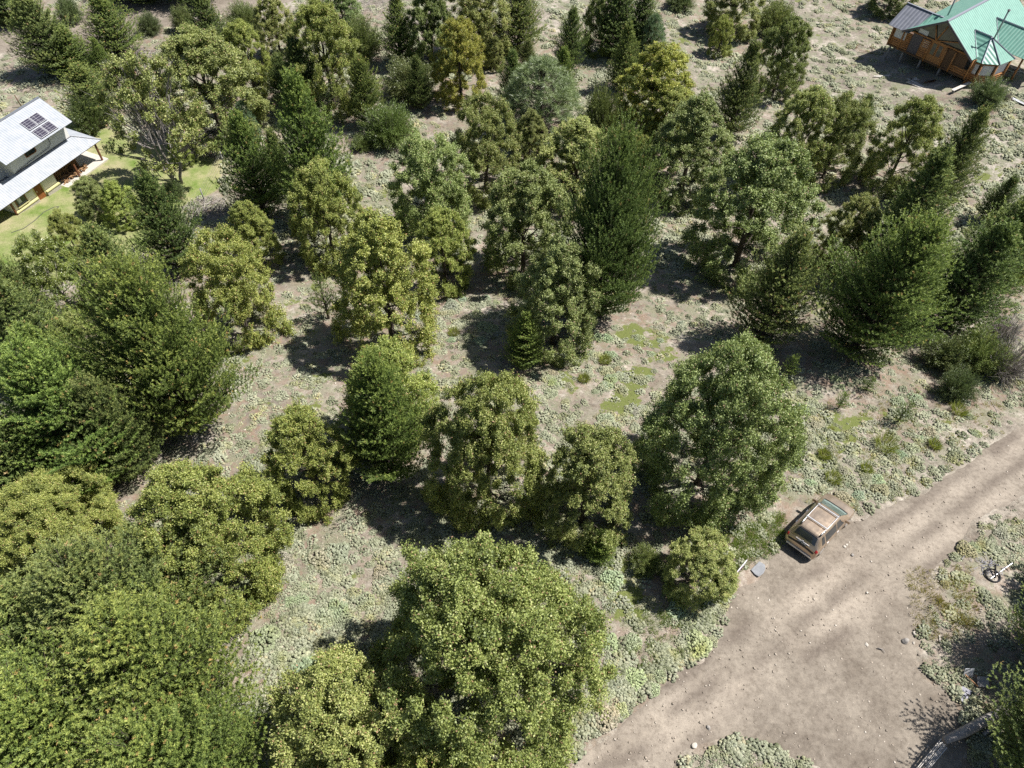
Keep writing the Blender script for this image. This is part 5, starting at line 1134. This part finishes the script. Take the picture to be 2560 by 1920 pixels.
# ------------------------------------------------------------------ small sign, sheet of metal, log, rubbish
def small_sign():
    g1, g2 = G(1828, 1452), G(1850, 1426); c = (g1+g2)/2; root = empty('small_sign', c); tag(root, 'low white and purple sign board on short legs at the road edge', 'sign')
    d = unit((g2-g1)*[1, 1, 0]); L = .66; n_ = np.array([d[1], -d[0], 0]); z0, z1 = .28, .85
    mk = simple('sign_white', (.82, .80, .84), .5, var=.04); simple('sign_purple', (.30, .10, .36), .5, var=.1); simple('sign_pink', (.72, .35, .45), .5, var=.1)
    b = MB(); q = [-d*L-n_*.015, d*L-n_*.015, d*L+n_*.015, -d*L+n_*.015]; b.hexa([x+[0, 0, z0] for x in q], [x+[0, 0, z1] for x in q]); bo = b.build('board', 'sign_white', root)
    f = MB(); q = [-d*L*.95+n_*.019, d*L*.6+n_*.019, d*L*.6+n_*.021, -d*L*.95+n_*.021]; f.hexa([x+[0, 0, z0+.04] for x in q], [x+[0, 0, z0+.30] for x in q]); f.build('printed_band', 'sign_purple', bo)
    f = MB(); q = [-d*L*.9+n_*.024, -d*L*.3+n_*.024, -d*L*.3+n_*.026, -d*L*.9+n_*.026]; f.hexa([x+[0, 0, z0+.08] for x in q], [x+[0, 0, z0+.22] for x in q]); f.build('printed_patch', 'sign_pink', bo)
    for s in (-.75, .75): e = d*L*s; MB().tube([e+[0, 0, -.25], e+[0, 0, z0+.02]], .025, 6).build('leg', 'red_post', root)
small_sign()
pts = [G(*p) for p in ((1877, 1425), (1898, 1404), (1912, 1413), (1913, 1424), (1908, 1434), (1897, 1442), (1887, 1436))]
m = MB(); zt = max(p[2] for p in pts); m.hexa([(p[0], p[1], p[2]+.0) for p in pts], [(p[0], p[1], p[2]+.035) for p in pts]); simple('zinc', (.27, .28, .30), .5, metal=.3, var=.2, scale=3)
tag(m.build('metal_sheet', 'zinc'), 'flat grey sheet of scrap metal between the sign and the car', 'metal sheet')

lr = empty('fallen_log', G(2440, 1800)); c0 = np.array(lr.location); tag(lr, 'weathered fallen log, split into pale slats at its sunny end', 'log')
P0 = [G(2348, 1858), G(2400, 1835), G(2450, 1808), G(2505, 1778)]; lg = MB(); lg.tube([p-c0+[0, 0, h_] for p, h_ in zip(P0, (.50, .38, .30, .22))], [.16, .22, .21, .19], 12); lg.build('trunk', 'dead_wood', lr, True)
sp = MB(); a, b = G(2352, 1858), G(2298, 1925)
r = np.random.default_rng(9); dd = unit((b-a)*[1, 1, 0]); pp = np.array([-dd[1], dd[0], 0])
for k in range(7):
    o_ = pp*(k-3)*.055; L_ = np.linalg.norm(b-a)*r.uniform(.75, 1.15); s0 = a-c0+o_+dd*r.uniform(0, .3)+[0, 0, .5+r.normal(0, .03)]; e0 = s0+dd*L_+[0, 0, -.15+r.normal(0, .05)]
    sp.hexa([s0-pp*.018, e0-pp*.012, e0+pp*.012, s0+pp*.018], [s0-pp*.018+[0, 0, .05], e0-pp*.012+[0, 0, .04], e0+pp*.012+[0, 0, .04], s0+pp*.018+[0, 0, .05]])
sp.build('split_slats', 'pale_plank', lr)
stick('short_log', [(2455, 1838), (2475, 1822), (2490, 1808)], [.09, .1, .09], 'dead_wood', 'short mossy log lying against the fallen log', 'log')

simple('ash', (.45, .44, .50), .95, var=.3, scale=12); simple('charcoal', (.02, .02, .025), .8, var=.2)
g = G(2468, 1430); m = MB(); r = np.random.default_rng(12)
for k in range(90):
    c = np.array([r.normal(0, .45), r.normal(0, .6), .02]); d = unit(np.array([r.normal(), r.normal(), .2])); m.tube([c-d*.12, c+d*.12], [.02, .01], 4)
o = m.build('ash_heap', 'ash'); o.location = g; tag(o, 'whitish ash and charred scraps on the bank by the dark pine', 'ash')
g = G(2480, 1440); m = MB(); m.tube([(cos(t)*.36, sin(t)*.36, .08) for t in np.linspace(0, 2*pi, 25)], .045, 6); o = m.build('burnt_tyre', 'charcoal', None, True); o.location = g; tag(o, 'thin black burnt tyre ring beside the ash', 'tyre')
p0, p1 = G(2475, 1448), G(2528, 1410); m = MB().tube([p0+[0, 0, .06], p1+[0, 0, .12]], .03, 6); tag(m.build('metal_pipe', 'steel'), 'long thin metal pipe lying over the burnt scraps', 'pipe')
p0, p1 = G(2487, 1445), G(2481, 1418); m = MB().tube([p0+[0, 0, .05], p1+[0, 0, .3]], .05, 6); tag(m.build('charred_stick', 'charcoal'), 'thick charred stick standing out of the burnt scraps', 'stick')
for i, (px, lab) in enumerate((((2412, 1727), 'upper bluish plastic scrap in the shade near the log'), ((2406, 1745), 'lower bluish plastic scrap in the shade near the log'))):
    g = G(*px); m = MB(); m.slab([(-.22, -.1, .05), (.2, -.14, .08), (.24, .08, .1), (-.16, .12, .06)], .02); o = m.build('plastic_scrap', 'ash'); o.location = g; o.rotation_euler = (0, 0, i*1.1-.5); tag(o, lab, 'plastic scrap', 'scraps in the shade')
rt = empty('broken_chair', G(2450, 1708)); tag(rt, 'broken chair tipped over under the corner pine', 'chair'); MB().slab([(-.25, -.2, .12), (.25, -.25, .16), (.28, .2, .3), (-.2, .22, .26)], .03).build('seat', 'grey_wood', rt)
for a in ((-.25, -.2), (.25, -.25)): MB().tube([(a[0], a[1], .12), (a[0]-.45, a[1]+.5, .2)], .03, 6).build('leg', 'log_wall', rt)
MB().slab([(-.3, .25, .05), (-.7, .3, .05), (-.72, .5, .4), (-.3, .5, .4)], .03).build('backrest', 'cloth_white', rt)

for k, lst in KINDS.items():                       # drop any prototype the picture did not need
    for i, (root, _, _) in enumerate(lst):
        if (k, i) not in used:
            for ch in list(root.children): bpy.data.objects.remove(ch)
            bpy.data.objects.remove(root)
